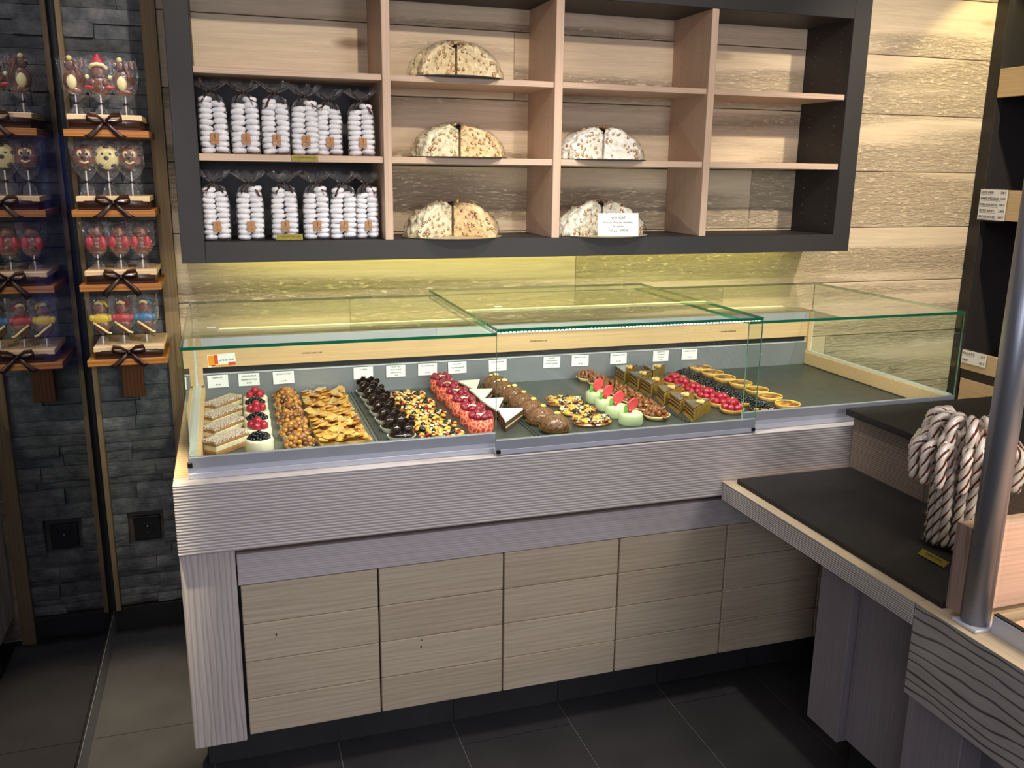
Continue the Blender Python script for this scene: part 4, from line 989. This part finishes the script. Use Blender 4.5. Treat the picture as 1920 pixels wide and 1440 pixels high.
pcard('bread_price_card', 3.476, .918, .150, 1.572, .135, [('GROS PAIN', '3,80 €'), ('PAINS SPECIAUX', '2,50 €'), ('PAIN AUX NOIX', '3,00 €'), ('PETITE BOULE', '2,30 €'), ('GROSSE BOULE', '3,60 €')], 'five-line white bread price card on the middle bread shelf', sz=.0155)
pcard('baguette_price_card', 3.476, .903, .142, .866, .062, [('BAGUETTE', '1,10 €'), ('PAIN', '1,30 €')], 'two-line BAGUETTE price card on the lowest bread shelf', sz=.0165)

# ================================================================= LOLLIPOP LEDGES
ledz = [1.7820, 1.5420, 1.3105, 1.0685]
lw = ['highest', 'second highest', 'second lowest', 'lowest']
kindw = ['chocolate figure lollipops', 'round face lollipops', 'red-jacketed lollipops', 'lollipops in yellow, red and blue shirts']
YL = .762
for i, z in enumerate(ledz):
    o = B().box(-.277, -.037, YL, 1.030, z, z+.0208).obj('wall_ledge', 'ledge_wood', None, .0012); tag(o, 'orange-brown wooden ledge, %s of four, on the stone wall' % lw[i], 'shelf', 'wooden ledges on the stone wall')
hb = B().box(-.205, -.135, 1.0, 1.02, .905, 1.068).obj('hanger_board', 'hanger_wood', None, .001); tag(hb, 'short dark wooden bracket board under the lowest ledge', 'bracket')
def face(q, c, r, eye=True, sm=False):
    x, y, z = c
    for s_ in (-1, 1):
        q.ico((x+s_*r*.30, y-r*.84, z+r*.27), r*.27, 2, (.8, .4, 1.1), mi=1); q.ico((x+s_*r*.27, y-r*.985, z+r*.22), r*.12, 1, (.8, .5, 1.1), mi=2)
    q.ico((x, y-r*1.0, z-r*.10), r*.19, 2, (1.2, .7, .8), mi=2)
    if not sm: q.tube([(x-r*.35, y-r*.90, z-r*.35), (x, y-r*.93, z-r*.50), (x+r*.35, y-r*.90, z-r*.35)], r*.08, 6, mi=1)
def lolly(kind, label, loc):
    r = thing('chocolate_lollipop', label, 'lollipop', loc, 0, 'chocolate lollipops in gift boxes')
    B().cyl((0, 0, 0), (0, 0, .075), .0022, n=8).obj('stick', 'stick_white', r)
    q = B(); H = .095
    if kind in ('dog', 'ball'):
        R_ = .030; q.ico((0, 0, .118), R_, 3, (1, .55, 1), mi=0 if kind == 'dog' else 1)
        if kind == 'dog': 
            face(q, (0, .012, .118), R_)
        else:
            for a in range(2): q.ico((-.009+.018*a, -.0150, .126), .0035, 1, (1, .5, 1), mi=2)
            q.ico((0, -.0175, .116), .0065, 2, (1, .6, .8), mi=2)
        for a in (PI/2, PI/2+1.257, PI/2-1.257, PI/2+2.51, PI/2-2.51): q.ico((.0245*math.cos(a), -.0085, .118+.0245*math.sin(a)), .0075, 2, (1, .5, .75), mi=2)
        top = .155
    elif kind == 'cow':
        q.ico((0, 0, .098), .026, 3, (.95, .55, 1.1)); q.ico((-.004, -.012, .094), .015, 2, (.8, .4, 1.2), mi=1); q.ico((-.006, 0, .136), .015, 2, (.9, .7, 1)); q.ico((-.006, -.004, .150), .007, 2, mi=1)
        q.tube([(.004, -.012, .145), (.012, -.016, .120), (.018, -.012, .095)], [.003, .005, .008], 8); q.ico((.020, 0, .138), .010, 2, (.8, .7, 1.4)); q.ico((0, -.004, .074), .018, 2, (1.2, .6, .5))
        for s_ in (-1, 1): q.ico((-.010+.007*s_, -.0105, .139), .0035, 1, mi=1); q.ico((-.010+.007*s_, -.0135, .139), .0018, 1, mi=2)
        top = .155
    elif kind == 'hat':
        q.ico((0, 0, .088), .025, 3, (1.1, .55, .9)); q.ico((0, -.002, .120), .019, 3, (1, .7, .9)); face(q, (0, .006, .118), .015, sm=True)
        q.lathe([(.019, .132), (.015, .145), (.006, .160), (0, .166)], 16, mi=3, sq=.7); q.tube([(-.020, -.006, .128), (-.012, -.012, .136), (0, -.014, .138), (.012, -.012, .136), (.020, -.006, .128)], .0045, 8, mi=1)
        for s_ in (-1, 1): q.ico((s_*.026, -.004, .108), .006, 2, mi=1); q.ico((s_*.022, -.008, .084), .010, 2, (1.4, .6, .5), mi=3); q.ico((s_*.014, -.012, .094), .007, 2, (1, .8, 1.3))
        top = .160
    else:
        mi = {'red': 3, 'yellow': 4, 'blue': 5}[kind if kind != 'jacket' else 'red']
        if kind == 'jacket':
            q.ico((0, 0, .082), .024, 3, (1.15, .5, 1)); 
            for s_ in (-1, 1): q.ico((s_*.015, -.006, .088), .014, 3, (.75, .6, 1.2), mi=3)
            q.ico((0, -.001, .114), .0165, 3, (1.1, .8, .9)); face(q, (0, .006, .116), .014, sm=True); q.ico((0, -.012, .076), .009, 2, (1.2, .5, 1)); q.ico((0, 0, .062), .014, 2, (1.4, .7, .4))
        else:
            q.ico((0, 0, .070), .020, 3, (1, .55, 1.1)); q.ico((0, -.001, .088), .020, 3, (1.25, .6, .7), mi=mi)
            for s_ in (-1, 1): q.ico((s_*.021, -.004, .090), .008, 2, (1, .8, 1.2), mi=mi)
            q.ico((0, 0, .116), .017, 3, (1, .75, 1)); face(q, (0, .005, .113), .0145, sm=True); q.tube([(-.010, -.008, .128), (-.002, -.011, .132), (.008, -.008, .126)], .0045, 8, mi=1); q.tube([(-.004, .0, .133), (.010, .0, .130), (.017, 0, .118)], .005, 8, mi=mi)
            q.tube([(-.018, -.014, .080), (0, -.018, .066), (.016, -.014, .052), (.024, -.014, .050)], .0030, 7, mi=1)
        top = .150 if kind != 'jacket' else .140
    fg = q.obj('chocolate_figure', ['milk_choc', 'white_choc', 'dark_choc', 'figure_red', 'figure_yellow', 'figure_blue'], r)
    fc = .118 if kind in ('dog', 'ball') else .098; fg.scale = (1.24, 1.1, 1.24); fg.location = (0, 0, -fc*.24)
    q = B(); sd = sum(map(ord, label)) % 7; nn = 32; base = .052 if kind in ('dog', 'ball') else .042
    prof = [(.022, .002), (.017, base-.028), (.005, base-.012), (.005, base-.006), (.026, base+.014), (.039, base+.040), (.041, base+.075), (.041, top+.010)]
    q.lathe(prof, nn, sq=.62)
    for v in q.bm.verts:
        a = math.atan2(v.co.y, v.co.x); k = 1+.08*math.sin(a*6+sd+v.co.z*60)+.04*math.sin(a*11)
        v.co.x *= k; v.co.y *= k
        if v.co.z > top: v.co.y *= .5; v.co.x *= 1.04; v.co.z += .004*math.sin(a*4+sd)
    q.obj('cellophane', 'cellophane', r)
    q = B().lathe([(.0062, base-.012), (.0082, base-.009), (.0062, base-.006)], 12); q.tube([(.004, -.006, base-.009), (.014, -.010, base-.013), (.026, -.010, base-.018)], .002, 6, flat=.6)
    q.obj('tie', 'ribbon', r)
rows = [[('cow', 'brown and cream animal'), ('hat', 'red-hatted'), ('cow', 'brown and cream animal')], [('dog', 'brown round face'), ('ball', 'cream football'), ('dog', 'brown round face')],
        [('jacket', 'red jacket'), ('jacket', 'red jacket'), ('jacket', 'red jacket')], [('yellow', 'yellow shirt'), ('red', 'dark red shirt'), ('blue', 'blue shirt')]]
xs = [[-.240, -.170, -.100], [-.232, -.168, -.102], [-.222, -.155, -.090], [-.230, -.166, -.098]]
ht = [1.848, 1.604, 1.374, 1.130]
for i, z in enumerate(ledz):
    zt = ht[i]; x0 = -.268+.004*i
    g = thing('gift_box', 'brown gift box tied with organza bow holding the %s' % kindw[i], 'box', (-.160+.003*i, .885, z+.0211), 0, 'gift boxes on the ledges')
    hh = zt-z-.0211
    B().box(-.100, .100, -.105, .105, 0, hh-.017).obj('box_body', 'box_brown', g, .002)
    q = B().box(-.106, .106, -.112, .112, hh-.017, hh); q.obj('cream_lid', 'box_cream', g, .002)
    q = B(); yy = -.1145
    q.ribbon([(-.1015, yy+.012, hh*.42), (-.10, yy+.004, hh*.42), (-.03, yy, hh*.45), (0, yy-.002, hh*.5), (.04, yy, hh*.45), (.10, yy+.004, hh*.42), (.1015, yy+.012, hh*.42)], hh*.5, (0, 0, 1))
    q.obj('ribbon_band', 'ribbon', g)
    q = B()
    for s_ in (-1, 1):
        q.ribbon([(0, yy-.004, hh*.55), (s_*.022, yy-.012, hh*.95), (s_*.045, yy-.012, hh*1.0), (s_*.050, yy-.010, hh*.7), (s_*.03, yy-.006, hh*.5), (0, yy-.005, hh*.5)], [.008, .014, .016, .016, .012, .008], (0, -.5, 1))
        q.ribbon([(0, yy-.005, hh*.5), (s_*.018, yy-.012, hh*.1), (s_*.040, yy-.016, -.018), (s_*.052, yy-.016, -.036 if i == 2 else -.024)], [.008, .014, .018, .020], (1, 0, .6*s_))
    q.ico((0, yy-.007, hh*.52), .006, 2); q.obj('organza_bow', 'organza', g)
    for j, (kd, wds) in enumerate(rows[i]):
        pw = ('left', 'middle', 'right')[j]
        lolly(kd, '%s chocolate lollipop, %s one on the %s ledge' % (wds, pw, lw[i]), (xs[i][j], .815, zt+.0004))
# LED profile under the shelving
lp = B().box(.12, 2.50, 1.018, 1.034, 1.384, 1.3938).obj('under_shelf_led', 'alu', None); tag(lp, 'thin yellow glowing light strip under the wall shelving', 'light')
B().box(.13, 2.49, 1.020, 1.032, 1.3825, 1.384).obj('diffuser', 'led_yellow', lp)
